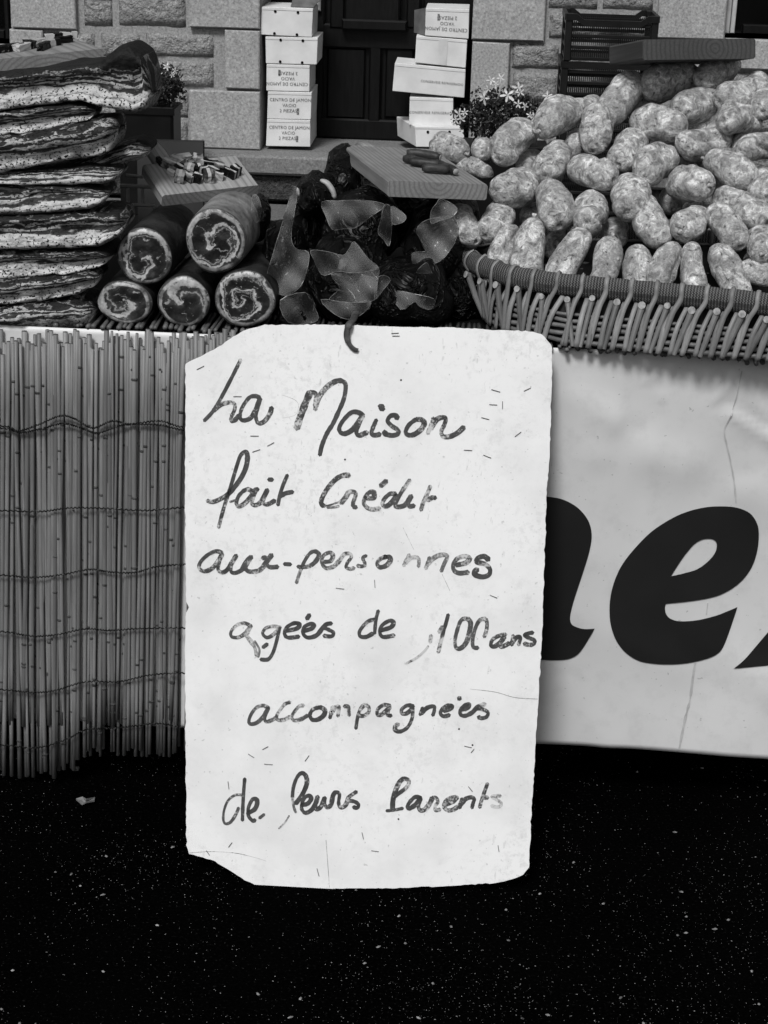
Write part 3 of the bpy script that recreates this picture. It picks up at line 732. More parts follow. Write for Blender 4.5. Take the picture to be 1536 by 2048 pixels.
W += [(E_, 8, 0, [[(310, 170), (250, 155), (170, 190), (100, 260), (90, 320), (140, 348), (210, 320), (270, 250), (310, 180)], [(310, 180), (280, 260), (270, 330), (310, 358), (360, 330), (410, 250), (445, 195)], [(445, 195), (400, 280), (395, 350), (440, 363), (500, 335)], [(905, 278), (968, 282)]]),
      (E_, 9, 1, [[(500, 335), (540, 260), (590, 208)], [(590, 208), (560, 260), (535, 310), (560, 348), (640, 348), (690, 320), (740, 250), (785, 190)], [(695, 222), (730, 220), (735, 280), (770, 308), (842, 305)]]),
      (E_, 8, 1, [[(1035, 303), (1130, 303), (1200, 260), (1238, 190), (1200, 157), (1150, 177), (1100, 250), (1060, 340)], [(1290, 258), (1350, 248), (1372, 200), (1340, 168), (1280, 200), (1267, 270), (1310, 318), (1380, 300), (1430, 250)]]), (E_, 8, 2, [[(1062, 335), (1040, 400), (1022, 460)]]),
      (F_, 7.5, 1, [[(-20, 215), (10, 170), (40, 132), (90, 127), (105, 160), (70, 210), (57, 252), (90, 268), (132, 260)], [(245, 145), (212, 165), (225, 200), (235, 233), (200, 245), (163, 238)]]),
      (F_, 9, 1, [[(430, 152), (370, 180), (347, 220), (370, 253), (430, 238), (468, 190), (455, 157), (400, 163)]]),
      (F_, 8, 2, [[(645, 135), (615, 190), (592, 240)], [(605, 215), (660, 167), (720, 162), (735, 195), (730, 248)]]), (F_, 9, 2, [[(835, 162), (815, 220), (797, 265)], [(815, 220), (880, 162), (950, 137), (998, 152), (970, 220), (942, 290)]]),
      (F_, 9.5, 1, [[(1080, 233), (1170, 213), (1203, 175), (1170, 152), (1100, 167), (1057, 220), (1060, 280), (1110, 308), (1192, 300)]]), (F_, 10, 0, [[(1383, 183), (1340, 152), (1280, 170), (1272, 205), (1340, 220), (1393, 265), (1388, 320), (1330, 343), (1262, 325), (1257, 292), (1280, 272)]])]
G_ = (440, 1200, 4.042); H_ = (790, 1210, 5.12)
W += [(G_, 7, 1, [[(250, 210), (200, 187), (140, 200), (92, 250), (92, 293), (140, 303), (190, 280), (240, 220)], [(255, 207), (230, 250), (225, 272)], [(490, 222), (430, 212), (370, 227), (345, 270), (380, 303), (430, 280), (480, 228)], [(347, 383), (383, 355)]]),
      (G_, 5, 2, [[(210, 280), (260, 330), (290, 400), (305, 455)], [(280, 330), (318, 400), (310, 460)], [(200, 275), (240, 340), (275, 380), (290, 450)]]),
      (G_, 8, 0, [[(482, 225), (460, 320), (430, 420), (390, 478), (330, 480)], [(530, 250), (620, 230), (643, 197), (600, 187), (540, 220), (522, 270), (550, 303), (638, 295)], [(680, 250), (740, 230), (758, 202), (730, 192), (680, 220), (672, 270), (710, 303), (780, 285), (830, 225), (862, 195), (902, 188)], [(702, 152), (724, 118)], [(832, 222), (880, 240), (918, 265), (900, 293), (840, 288)],
      [(1250, 155), (1190, 177), (1132, 245), (1132, 290), (1180, 298), (1235, 270)], [(1280, 85), (1260, 160), (1250, 270)], [(1300, 245), (1380, 220), (1403, 182), (1370, 167), (1310, 205), (1292, 260), (1320, 298), (1408, 285)]]),
      (H_, 8.5, 0, [[(545, 97), (520, 190), (480, 330), (442, 485)]]), (H_, 9, 2, [[(485, 220), (450, 280)], [(370, 310), (358, 380)]]), (H_, 5, 1, [[(340, 420), (300, 470), (220, 540), (115, 597)]]),
      (H_, 8.5, 1, [[(740, 135), (680, 152), (645, 230), (615, 350), (622, 430), (670, 443), (730, 380), (763, 270), (773, 180), (740, 135)], [(930, 140), (870, 152), (825, 230), (795, 350), (802, 428), (848, 438)], [(930, 140), (943, 190), (933, 270), (912, 325)]]),
      (H_, 8.5, 0, [[(1135, 302), (1070, 312), (1000, 352), (982, 410), (1020, 423), (1080, 380), (1120, 322)], [(1110, 330), (1082, 390), (1084, 428), (1130, 413), (1170, 390)], [(1210, 310), (1195, 412)], [(1195, 390), (1240, 335), (1283, 332), (1265, 410)], [(1412, 282), (1360, 292), (1328, 312), (1380, 340), (1428, 362), (1418, 400), (1370, 408), (1323, 395)]])]
I_ = (480, 1380, 5.908); J_ = (700, 1380, 5.12)
W += [(I_, 7.5, 1, [[(340, 212), (270, 183), (190, 212), (130, 290), (105, 370), (130, 402), (200, 385), (270, 320), (335, 215)], [(330, 232), (292, 330), (312, 372), (370, 358), (420, 330)], [(592, 142), (530, 167), (470, 240), (432, 310), (452, 353), (520, 350), (590, 315)], [(752, 182), (700, 192), (640, 260), (612, 320), (642, 358), (720, 345), (800, 300)]]),
      (I_, 8.5, 0, [[(920, 207), (860, 232), (827, 290), (852, 348), (920, 348), (988, 300), (1003, 242), (960, 208), (920, 207)], [(1095, 195), (1080, 260), (1062, 332)]]), (I_, 8.5, 1, [[(1072, 280), (1120, 212), (1168, 197), (1165, 250), (1157, 310)], [(1232, 192), (1278, 197), (1285, 250), (1290, 302)]]),
      (J_, 8, 0, [[(150, 143), (110, 190), (80, 270), (60, 395)], [(110, 190), (150, 153), (193, 177), (188, 230), (140, 263), (92, 260)], [(410, 162), (350, 152), (290, 190), (277, 240), (300, 258), (350, 230), (410, 172)], [(400, 192), (382, 250), (422, 263)], [(650, 167), (590, 157), (532, 195), (532, 238), (580, 238), (640, 190)], [(645, 182), (635, 290), (590, 380), (520, 423), (467, 413), (465, 370), (497, 347)],
      [(745, 180), (717, 255)], [(730, 240), (790, 182), (858, 167), (863, 210), (847, 260)], [(960, 215), (1020, 195), (1043, 167), (1000, 157), (945, 192), (927, 240), (960, 268), (1018, 255)], [(1112, 93), (1128, 77)], [(1140, 200), (1200, 185), (1218, 148), (1180, 152), (1132, 200), (1132, 250), (1180, 263), (1250, 230), (1310, 170), (1383, 142)], [(1290, 187), (1360, 197), (1413, 230), (1398, 273), (1350, 288), (1313, 275)]])]
K_ = (430, 1520, 4.955); L_ = (740, 1530, 5.2966)
W += [(K_, 5.5, 1, [[(270, 345), (200, 347), (130, 400), (92, 490), (82, 580), (100, 628), (150, 618), (200, 550), (235, 472)], [(440, 575), (488, 537)]]), (K_, 3.5, 2, [[(735, 550), (690, 620), (632, 678)]]),
      (K_, 8, 0, [[(295, 183), (285, 300), (277, 440), (272, 598)], [(322, 525), (390, 490), (418, 430), (408, 387), (370, 392), (332, 470), (332, 550), (370, 598), (398, 595)], [(800, 430), (860, 350), (908, 240), (903, 162), (860, 128), (812, 172), (777, 270), (767, 370)], [(860, 445), (920, 430), (953, 380), (930, 352), (890, 372), (862, 430), (862, 490), (900, 523), (960, 490), (1000, 420), (1018, 360)], [(1018, 358), (1000, 430), (1002, 488), (1050, 460), (1088, 372)], [(1090, 368), (1087, 430), (1112, 468), (1150, 440), (1170, 350), (1200, 318), (1233, 340), (1225, 420), (1242, 468), (1290, 450), (1320, 382)], [(1403, 312), (1350, 347), (1312, 378)], [(1315, 400), (1380, 410), (1422, 440), (1408, 472), (1372, 465)]]), (K_, 6, 2, [[(767, 370), (780, 460), (800, 518)]]),
      (L_, 6, 0, [[(175, 484), (260, 475), (348, 457)]]), (L_, 8.5, 0, [[(240, 468), (242, 380), (267, 280), (312, 182), (360, 143), (408, 162), (408, 200), (370, 250), (290, 310), (243, 348)], [(540, 352), (480, 337), (422, 390), (397, 440), (420, 458), (480, 420), (538, 352)], [(535, 370), (512, 430), (532, 478), (580, 468), (630, 410), (660, 347)],
      [(800, 420), (880, 385), (915, 342), (860, 347), (802, 380), (782, 440), (822, 478), (880, 473), (930, 440)], [(975, 355), (962, 400), (950, 455)], [(950, 430), (1010, 362), (1070, 342), (1103, 362), (1090, 410), (1080, 455)], [(1245, 195), (1210, 290), (1180, 380), (1162, 450)], [(1190, 345), (1248, 345)]]),
      (L_, 7.5, 1, [[(660, 347), (700, 347), (720, 390), (692, 430), (692, 478), (742, 470)]]), (L_, 7, 2, [[(1383, 325), (1292, 332), (1330, 360), (1388, 400), (1378, 438), (1330, 443), (1287, 430)]])]
INK = [MAT['ink'], MAT['ink_worn'], MAT['ink_faint']]
q = 0
for (cx, cy, cs), wd, ink, strokes in W:
    for s in strokes:
        q += 1; mb = MB(); ribbon(mb, [(cx + a / cs, cy + b / cs) for a, b in s], wd, .00035 + .000012 * (q % 40), q); mb.build('brush_stroke', INK[ink], board)
# staples left in the board, and pencil-thin scratches
STP = [((783, 667), (797, 666)), ((785, 672), (799, 672)), ((394, 739), (408, 732)), ((467, 793), (483, 793)), ((501, 872), (517, 872)), ((505, 904), (520, 899)), ((535, 892), (548, 885)), ((983, 779), (1000, 784)), ((1048, 782), (1061, 776)), ((979, 809), (994, 810)), ((1005, 803), (1005, 818)), ((963, 835), (978, 839)), ((1030, 873), (1042, 864)), ((928, 900), (944, 901)), ((967, 910), (982, 916)), ((672, 1176), (688, 1178)), ((749, 1160), (750, 1175)), ((497, 1508), (508, 1515)), ((525, 1499), (536, 1493)), ((529, 1528), (545, 1529)), ((610, 1522), (618, 1511)), ((456, 1563), (458, 1578)), ((929, 1492), (943, 1495)), ((942, 1505), (948, 1498)), ((457, 1694), (464, 1685)), ((413, 1701), (419, 1710)), ((724, 1665), (727, 1678)), ((743, 1701), (757, 1703)), ((996, 1691), (998, 1703)), ((634, 1737), (638, 1752)), ((937, 1573), (945, 1583)), ((980, 1190), (994, 1196))]
for k, (a, b) in enumerate(STP):
    P = [SP(*a, .0002), SP(*a, .0012), SP(*b, .0012), SP(*b, .0002)]; mb = MB(); mb.tube(P, .00065, 4); mb.build('staple', MAT['staple'], board)
def scratch(pts, wd, m):
    mb = MB(); ribbon(mb, pts, wd, .0003, pts[0][0]); mb.build('scratch', m, board)
scratch([(378, 1706), (420, 1703), (470, 1706), (510, 1715), (532, 1722)], 1.1, MAT['ink_faint'])
scratch([(652, 1680), (655, 1720), (659, 1775)], 1.0, MAT['ink_faint'])
scratch([(940, 1378), (990, 1384), (1030, 1395), (1075, 1398)], 1.0, MAT['ink_faint'])
scratch([(806, 1055), (818, 1080), (828, 1100)], .9, MAT['ink_faint']); scratch([(884, 1148), (892, 1165), (900, 1182)], .9, MAT['ink_faint'])
scratch([(565, 790), (590, 800), (597, 812), (590, 830), (565, 836)], .8, MAT['ink_faint'])
for (a, b) in ((690, 919), (945, 1490), (797, 1638), (802, 760), (663, 1423), (918, 1458)):
    mb = MB(); mb.tube([SP(a, b, .0001), SP(a, b, .0006)], .0016, 7); mb.build('nail_hole', MAT['hole'], board)
# strap that holds the sign to the table
P = [U(712, 625, .03), U(706, 640, -.02), SP(699, 648, .006), SP(695, 660, .008), SP(694, 674, .007), SP(699, 688, .006), SP(708, 698, .005), SP(716, 701, .004)]
mb = MB(); mb.tube(catmull(P, 5), [.0065] * 14 + [.0058] * 10 + [.0045] * 12, 8, flat=.5)
tag(mb.build('leather_strap', MAT['strap'], smooth=True, origin='base'), 'short curled leather strap hooked over the top edge of the white sign', 'strap')

# ================================================================ GOODS ON THE TABLE
# ---------------------------------------------------------------- pork belly slabs
def slab(k, Y0, D, top, bot, label, x0=-170):
    D *= .52; Y0 -= .035
    xe = max(top[-1][0], bot[-1][0]); mb = MB(); NX, NR = 90, 44; rings = []
    for i in range(NX + 1):
        u = i / NX; px = lerp(x0, xe, u)
        px = lerp(x0, xe, 1 - (1 - u) ** 1.5)
        yt, yb = interp(top, px), interp(bot, px)
        pt, pb = U(px, yt, Y0 + D * .12), U(px, yb, Y0 + D * .12)
        c = (pt + pb) / 2; c.y = Y0 + D / 2; hh = (pt.z - pb.z) / 2 * (1.10)
        e = max(0, (xe - px)) / 15.0
        sh = 1 if e >= 1 else math.sqrt(max(0, 1 - (1 - e) ** 2))
        hh *= max(.12, sh ** .8); hd = D / 2 * (.45 + .55 * sh)
        ring = []
        for j in range(NR):
            a = 2 * math.pi * j / NR; ca, sa = math.cos(a), math.sin(a)
            ex = .45
            y = -math.copysign(abs(ca) ** ex, ca) * hd; z = math.copysign(abs(sa) ** ex, sa) * hh
            fr = .007 * nz(c.x * 22 + k, z * 60, k * 3.1) + .006 * nz(c.x * 7, z * 25, k) + .004 * nz(c.x * 60, z * 170, k)
            y += fr if ca > 0 else 0; z += .004 * nz(c.x * 16, y * 16, k * 5.0) + .002 * nz(c.x * 50, y * 50, k)
            if ca > .2: y -= .010 * math.sin((z / hh * .5 + .5) * math.pi * 2.3 + k) * sh
            ring.append(mb.vert((c.x, c.y + y, c.z + z), (c.x, min(1.7, (z + hh) / (2 * min(hh, hh if sh < 1 else .036))))))
        rings.append(ring)
    for i in range(NX):
        for j in range(NR): mb.face((rings[i][j], rings[i][(j + 1) % NR], rings[i + 1][(j + 1) % NR], rings[i + 1][j]))
    mb.face(rings[0][::1]); mb.face(rings[-1][::-1])
    mb.f = [f[::-1] for f in mb.f]
    o = mb.build('pork_belly_slab', MAT['slab'], smooth=True, origin='base')
    tag(o, label, 'cured meat', 'cured pork belly slabs stacked at the left')
SL = 'peppered cured pork belly slab in the left stack, '
slab(1, .05, .26, [(-170, 150), (0, 150), (100, 140), (200, 128), (235, 100), (262, 94), (285, 112), (300, 140), (303, 170)], [(-170, 224), (0, 218), (100, 208), (165, 201), (220, 213), (270, 222), (303, 212)], SL + 'topmost and thickest, humped beside the chopping board')
slab(2, .05, .20, [(-170, 232), (0, 222), (100, 210), (150, 205), (187, 212)], [(-170, 280), (0, 268), (100, 255), (187, 238)], SL + 'thin short one second from top')
slab(3, .04, .24, [(-170, 285), (0, 271), (100, 257), (180, 243), (232, 236)], [(-170, 350), (0, 342), (100, 326), (200, 308), (232, 290)], SL + 'third from top with broad pale lower edge')
slab(4, .10, .24, [(-170, 352), (60, 340), (150, 322), (220, 302), (265, 288), (297, 296)], [(-170, 398), (60, 384), (200, 348), (250, 328), (297, 312)], SL + 'fourth from top, jutting right behind the others')
slab(5, .05, .22, [(-170, 352), (0, 346), (120, 340), (190, 333), (238, 338)], [(-170, 374), (0, 372), (120, 371), (200, 370), (238, 358)], SL + 'fifth from top, thin and nearly black')
slab(6, .04, .24, [(-170, 376), (0, 374), (100, 372), (180, 374), (214, 384)], [(-170, 434), (0, 431), (100, 426), (180, 416), (214, 400)], SL + 'sixth from top with ragged white streaks')
slab(7, .03, .26, [(-170, 438), (0, 435), (100, 429), (200, 426), (249, 432)], [(-170, 499), (0, 497), (100, 495), (200, 490), (249, 464)], SL + 'seventh from top, reaching out towards the rolled meat')
slab(8, .04, .24, [(-170, 502), (0, 500), (100, 498), (200, 495), (225, 506)], [(-170, 556), (0, 553), (100, 548), (200, 533), (225, 520)], SL + 'third from the bottom')
slab(9, .03, .22, [(-170, 562), (0, 558), (100, 551), (180, 540), (198, 548)], [(-170, 611), (0, 608), (60, 603), (150, 586), (198, 566)], SL + 'second from the bottom, densely peppered')
slab(10, .03, .24, [(-170, 616), (0, 611), (60, 604), (150, 597), (187, 611)], [(-170, 662), (0, 664), (100, 662), (160, 658), (187, 640)], SL + 'lowest, lying on the reed mat')

# ---------------------------------------------------------------- chopping boards
def chopping_board(A, Bp, th, corner, at_b, label, c, cx, cz, handle=None, rings=34):
    # A, Bp: front top corners; corner: photo pixel of the back corner behind A (or behind Bp)
    ex = (Bp - A); wd = ex.length; ex.normalize()
    d = ray(*corner); Q0 = Bp if at_b else A
    P = CAM + d * ((Q0 - CAM).dot(ex) / d.dot(ex)); ey = P - Q0; depth = ey.length; ey.normalize()
    print('board', label[:40], 'depth %.3f tilt %.1f wd %.3f' % (depth, math.degrees(math.asin(ey.z)), wd))
    ez = ex.cross(ey).normalized(); ey = ez.cross(ex)
    M = Matrix((ex, ey, ez)).transposed().to_4x4(); M.translation = (A + Bp) / 2
    root = bpy.data.objects.new('chopping_board', None); COL.objects.link(root); root.matrix_world = M; root.empty_display_size = .05
    ORG[root.name] = Vector((0, 0, 0)); tag(root, label, 'chopping board', 'wooden chopping boards')
    mb = MB(); b = .003; h = wd / 2
    prof = [(-h + b, 0), (h - b, 0), (h, -b), (h, -th + b), (h - b, -th), (-h + b, -th), (-h, -th + b), (-h, -b)]
    f0 = [mb.vert((x, 0, z)) for x, z in prof]; f1 = [mb.vert((x * .985, depth, z)) for x, z in prof]
    mb.face(f0); mb.face(f1[::-1])
    for k in range(8): mb.face((f0[k], f1[k], f1[(k + 1) % 8], f0[(k + 1) % 8]))
    mb.f = [f[::-1] for f in mb.f]
    wm = mat_wood('pine_board', c, cx, cz, rings)
    mb.build('board', wm, root)
    if handle:
        mb = MB(); mb.tube([(handle, depth - .002, -th / 2), (handle, depth + .05, -th / 2), (handle, depth + .075, -th / 2), (handle, depth + .082, -th / 2)], [.018, .017, .014, .006], 10, flat=.8); mb.build('handle', wm, root, smooth=True)
    return root, M
def on_board(M, x, y, z=0): return M @ Vector((x, y, z))
# over the pork belly stack
b1, M1 = chopping_board(U(-60, 124, .03), U(206, 97, .15), .024, (152, 76), True, 'wooden chopping board lying on the pork belly stack with meat scraps', .26, .02, -.10, rings=40)
# by the rolled meat
b2, M2 = chopping_board(U(325, 391, .09), U(519, 370, .19), .022, (284, 330), False, 'wooden chopping board with pork cubes resting on the rolled meats', .32, .03, .05, handle=-.045, rings=40)
# by the wrapped hams
b3, M3 = chopping_board(U(777, 361, .10), U(976, 369, .155), .027, (684, 290), False, 'wooden chopping board with dark sausage sticks above the wrapped hams', .25, .0, .004, handle=-.03, rings=36)
# over the sausage pile
b4, M4 = chopping_board(U(1285, 79, .26), U(1511, 77, .34), .034, (1217, 92), False, 'thick wooden chopping board balanced on top of the sausage pile', .075, .03, -.016, rings=36)

def morsel(P, s, rot, mats, label, grp, name='meat_morsel', seed=0, cat='meat piece'):
    r = random.Random(seed); mb = MB(); M = Matrix.Translation(P) @ rot.to_matrix().to_4x4()
    n = 3; V = {}
    # subdivided, slightly twisted block with two tones
    def vtx(i, j, k):
        if (i, j, k) not in V:
            p = Vector(((i / n - .5) * s[0], (j / n - .5) * s[1], (k / n) * s[2]))
            p *= 1 + .10 * nz(i * 1.3 + seed, j * 1.7, k * 1.1); p.x += .12 * s[0] * nz(seed, j * .8, k * .9); p.z += s[2] * .12 * nz(i * .7, seed, j * .5)
            p.z = max(p.z, 0) ; V[(i, j, k)] = mb.vert(M @ p)
        return V[(i, j, k)]
    split = r.choice([0, 1, 1, 2])
    for a in range(n):
        for b in range(n):
            fm = 1 if a == split else 0
            mb.face((vtx(a, 0, b), vtx(a + 1, 0, b), vtx(a + 1, 0, b + 1), vtx(a, 0, b + 1)), fm); mb.face((vtx(a, n, b + 1), vtx(a + 1, n, b + 1), vtx(a + 1, n, b), vtx(a, n, b)), fm)
            mb.face((vtx(a, b, n), vtx(a + 1, b, n), vtx(a + 1, b + 1, n), vtx(a, b + 1, n)), fm); mb.face((vtx(a, b + 1, 0), vtx(a + 1, b + 1, 0), vtx(a + 1, b, 0), vtx(a, b, 0)), fm)
            mb.face((vtx(0, a, b), vtx(0, a, b + 1), vtx(0, a + 1, b + 1), vtx(0, a + 1, b)), 1 if split == 0 else 0); mb.face((vtx(n, a, b), vtx(n, a + 1, b), vtx(n, a + 1, b + 1), vtx(n, a, b + 1)), 1 if split == 2 else 0)
    tag(mb.build(name, mats, origin='base'), label, cat, grp)
def board_rot(M, ang): return (M.to_3x3() @ Matrix.Rotation(ang, 3, 'Z')).to_quaternion()
def onb_px(M, px, py):       # point of the board's top under a photo pixel
    n = M.to_3x3() @ Vector((0, 0, 1)); return UPL(px, py, M.translation, n)
rm = random.Random(4)
CUB = [(322, 325), (338, 332), (352, 327), (366, 322), (380, 326), (394, 321), (408, 328), (420, 335), (344, 345), (360, 340), (376, 344), (392, 340), (407, 345), (424, 346), (437, 340), (454, 347), (470, 346), (358, 358), (377, 357), (393, 360), (416, 356), (437, 355), (463, 352)]
CUB.sort()
for k, (a, b) in enumerate(CUB):
    dk = rm.random() < .3
    morsel(onb_px(M2, a, b + 3) + Vector((0, 0, .0005)), (rm.uniform(.011, .018), rm.uniform(.012, .026), rm.uniform(.009, .016)), board_rot(M2, rm.uniform(0, 3)), [MAT['meat'] if dk else MAT['morsel'], MAT['fat']],
           'small diced pork cube on the board by the rolled meats, %s from the left' % ORD[k], 'diced pork on the board', seed=k)
SCR = [(18, 103, .05, .016), (50, 100, .045, .014), (72, 92, .040, .016), (88, 99, .035, .012), (104, 92, .03, .012), (118, 80, .045, .012), (138, 77, .03, .011), (128, 86, .03, .010)]
SCR.sort()
for k, (a, b, l, wd) in enumerate(SCR):
    morsel(onb_px(M1, a, b) + Vector((0, 0, .0005)), (l, wd, .011), board_rot(M1, rm.uniform(-.5, .9)), [MAT['fat'] if k % 3 else MAT['meat'], MAT['meat']], 'sliced meat scrap on the board over the pork belly stack, %s from the left' % ORD[k], 'meat scraps on the top left board', seed=k + 40)
STK = [((806, 306), (874, 315)), ((800, 318), (850, 327)), ((812, 324), (880, 331)), ((838, 336), (892, 341)), ((862, 325), (905, 345))]
for k, (a, b) in enumerate(STK):
    P0, P1 = onb_px(M3, a[0] + 6, a[1] + 9), onb_px(M3, b[0] + 6, b[1] + 9); nb = M3.to_3x3() @ Vector((0, 0, 1)); r = .0075; mb = MB()
    pts = [P0.lerp(P1, t) + nb * (r + .0006 + .002 * math.sin(t * 3)) + Vector((0, .004 * math.sin(t * 4 + k), 0)) for t in [i / 8 for i in range(9)]]
    mb.tube(pts, [r * .7, r, r * 1.05, r, r * .95, r, r * 1.05, r, r * .75], 9, 0, cap=1)
    tag(mb.build('sausage_stick', [MAT['stick'], MAT['fat']], smooth=True, origin='base'), 'dark thin sausage stick on the board over the wrapped hams, %s from the back' % ORD[k], 'sausage stick', 'sausage sticks on the board')

# ---------------------------------------------------------------- rolled pork
def roll(cx, cy, rx, ry, Y0, L, lat, seed, label, skin, dark, tight, lift=0.0):
    c = U(cx, cy, Y0); s = SCL(c); ax, az = rx / s, ry / s
    root = thing('rolled_pork', (c.x, c.y + L / 2, c.z - az), label, 'rolled meat', 'rolled pork joints')
    mb = MB(); NS, NL = 44, 9; rings = []
    for i in range(NL + 1):
        t = i / NL; y = c.y + .004 + (L - .004) * t; k = 1 + .03 * math.sin(t * 3) - (.25 * max(0, (t - .85) / .15) ** 2)
        rings.append([mb.vert((c.x + lat * t + ax * k * math.cos(a) * (1 + .06 * nz(math.cos(a) * 1.2, math.sin(a) * 1.2, seed + t)), y, c.z + lift * t + az * k * math.sin(a) * (1 + .06 * nz(math.cos(a) * 1.2, math.sin(a) * 1.2, seed + t)))) for a in [2 * math.pi * j / NS for j in range(NS)]])
    for i in range(NL):
        for j in range(NS): mb.face((rings[i][j], rings[i][(j + 1) % NS], rings[i + 1][(j + 1) % NS], rings[i + 1][j]))
    mb.face(rings[-1]); mb.f = [f[::-1] for f in mb.f]
    mb.build('rind', skin, root, smooth=True)
    mb = MB(); NR = 10; R = []
    for i in range(1, NR + 1):
        q = i / NR; row = []
        for j in range(NS):
            a = 2 * math.pi * j / NS; w2 = 1 + .06 * nz(math.cos(a) * 1.2, math.sin(a) * 1.2, seed)
            x, z = q * math.cos(a), q * math.sin(a); bl = .006 * max(0, (q - .85) / .15) ** 2
            row.append(mb.vert((c.x + ax * x * w2 * .995, c.y + bl + .0030 * nz(x * 3, z * 3, seed * 2.0) - .002, c.z + az * z * w2 * .995), (x, z)))
        R.append(row)
    ce = mb.vert((c.x, c.y - .001, c.z), (0, 0))
    for j in range(NS): mb.face((ce, R[0][j], R[0][(j + 1) % NS]))
    for i in range(NR - 1):
        for j in range(NS): mb.face((R[i][j], R[i + 1][j], R[i + 1][(j + 1) % NS], R[i][(j + 1) % NS]))
    mb.build('cut_face', mat_rollface(seed, dark, tight), root, smooth=True)
roll(248, 605, 56, 45, .02, .24, .01, 1.3, 'flattened rolled pork joint, bottom left of the five, next to the pork belly stack', MAT['rind'], 1.2, .75)
roll(367, 603, 53, 52, .02, .24, .01, 2.7, 'round rolled pork joint, bottom middle of the five, pale blot at its centre', MAT['rind'], 1, .5)
roll(489, 599, 61, 59, .01, .26, .01, 4.1, 'rolled pork joint, bottom right of the five, with bold white swirls', MAT['rind'], 1, 2.1)
roll(289, 514, 56, 58, .03, .26, .01, 5.9, 'rolled pork joint in dark rind, upper left of the five', MAT['rind'], .7, 1.35)
roll(432, 482, 61, 67, .02, .24, .01, 7.2, 'rolled pork joint with thick pale rim, upper right under the board', MAT['paleskin'], .6, 1.6)

# dark lid leaning behind the rolls and the little steel rack
mb = MB(); A, Bq, Cq, Dq = U(272, 330, .50), U(404, 332, .50), U(406, 284, .56), U(274, 281, .56)
dv = Vector((0, .02, 0)); mb.hexa([A, Bq, Cq, Dq, A + dv, Bq + dv, Cq + dv, Dq + dv])
for p in list(mb.v)[:0]: pass
lowz = ZT + .012
mb2 = MB(); A2, B2 = A.copy(), Bq.copy(); A2.z = B2.z = lowz
mb2.hexa([A2, B2, Cq, Dq, A2 + dv, B2 + dv, Cq + dv, Dq + dv])
tag(mb2.build('serving_tray', simple('grey_tray', .012, .022, 8, .6), origin='base'), 'dark grey tray standing upright behind the board with diced pork', 'tray')
rack = thing('steel_rack', U(272, 412, .22), 'small pale steel rack standing between pork belly stack and rolled meat', 'rack')
for (a, b, t) in (((240, 371), (306, 374), .0035), ((243, 409), (312, 411), .003), ((252, 350), (286, 354), .003)):
    mb = MB(); mb.tube([U(*a, .22), U(*b, .22)], t, 6); mb.build('bar', MAT['steel'], rack)
for (a, b) in (((256, 372), (256, 409)), ((285, 372), (286, 410))):
    mb = MB(); mb.tube([U(*a, .222), U(*b, .222)], .003, 6); mb.build('upright', MAT['steel'], rack)
p = U(275, 411, .22); 
for xx in (-.03, .03):
    mb = MB(); mb.tube([(p.x + xx, .222, p.z), (p.x + xx, .222, ZT + .0095)], .003, 6); mb.build('upright', MAT['steel'], rack)

# ---------------------------------------------------------------- wrapped hams
def Q(a, b): return (520 + a / 3.2, 260 + b / 3.2)
def lump(name, cx, cy, rx, ry, Y, dep, seed, mat, parent, ang=0):
    c = U(cx, cy, Y); s = SCL(c); mb = MB(); NS, NR = 22, 14; rows = []
    for i in range(1, NR):
        t = math.pi * i / NR; row = []
        for j in range(NS):
            a = 2 * math.pi * j / NS; d = Vector((math.cos(a) * math.sin(t), -math.cos(t), math.sin(a) * math.sin(t)))
            k = 1 + .20 * noise.noise(d * 1.6 + Vector((seed, 0, 0))) + .10 * noise.noise(d * 4 + Vector((0, seed, 0))) + .05 * abs(noise.noise(d * 9 + Vector((0, seed, 3))))
            x, z = d.x * rx / s, d.z * ry / s; ca, sa = math.cos(ang), math.sin(ang)
            row.append(mb.vert(c + Vector((x * ca - z * sa, d.y * dep, x * sa + z * ca)) * k))
        rows.append(row)
    f, b = mb.vert(c + Vector((0, -dep, 0))), mb.vert(c + Vector((0, dep, 0)))
    for j in range(NS):
        mb.face((f, rows[0][(j + 1) % NS], rows[0][j])); mb.face((b, rows[-1][j], rows[-1][(j + 1) % NS]))
        for i in range(NR - 2): mb.face((rows[i][j], rows[i][(j + 1) % NS], rows[i + 1][(j + 1) % NS], rows[i + 1][j]))
    mb.f = [q[::-1] for q in mb.f]
    return mb.build(name, mat, parent, smooth=True), c
rndF = random.Random(5)
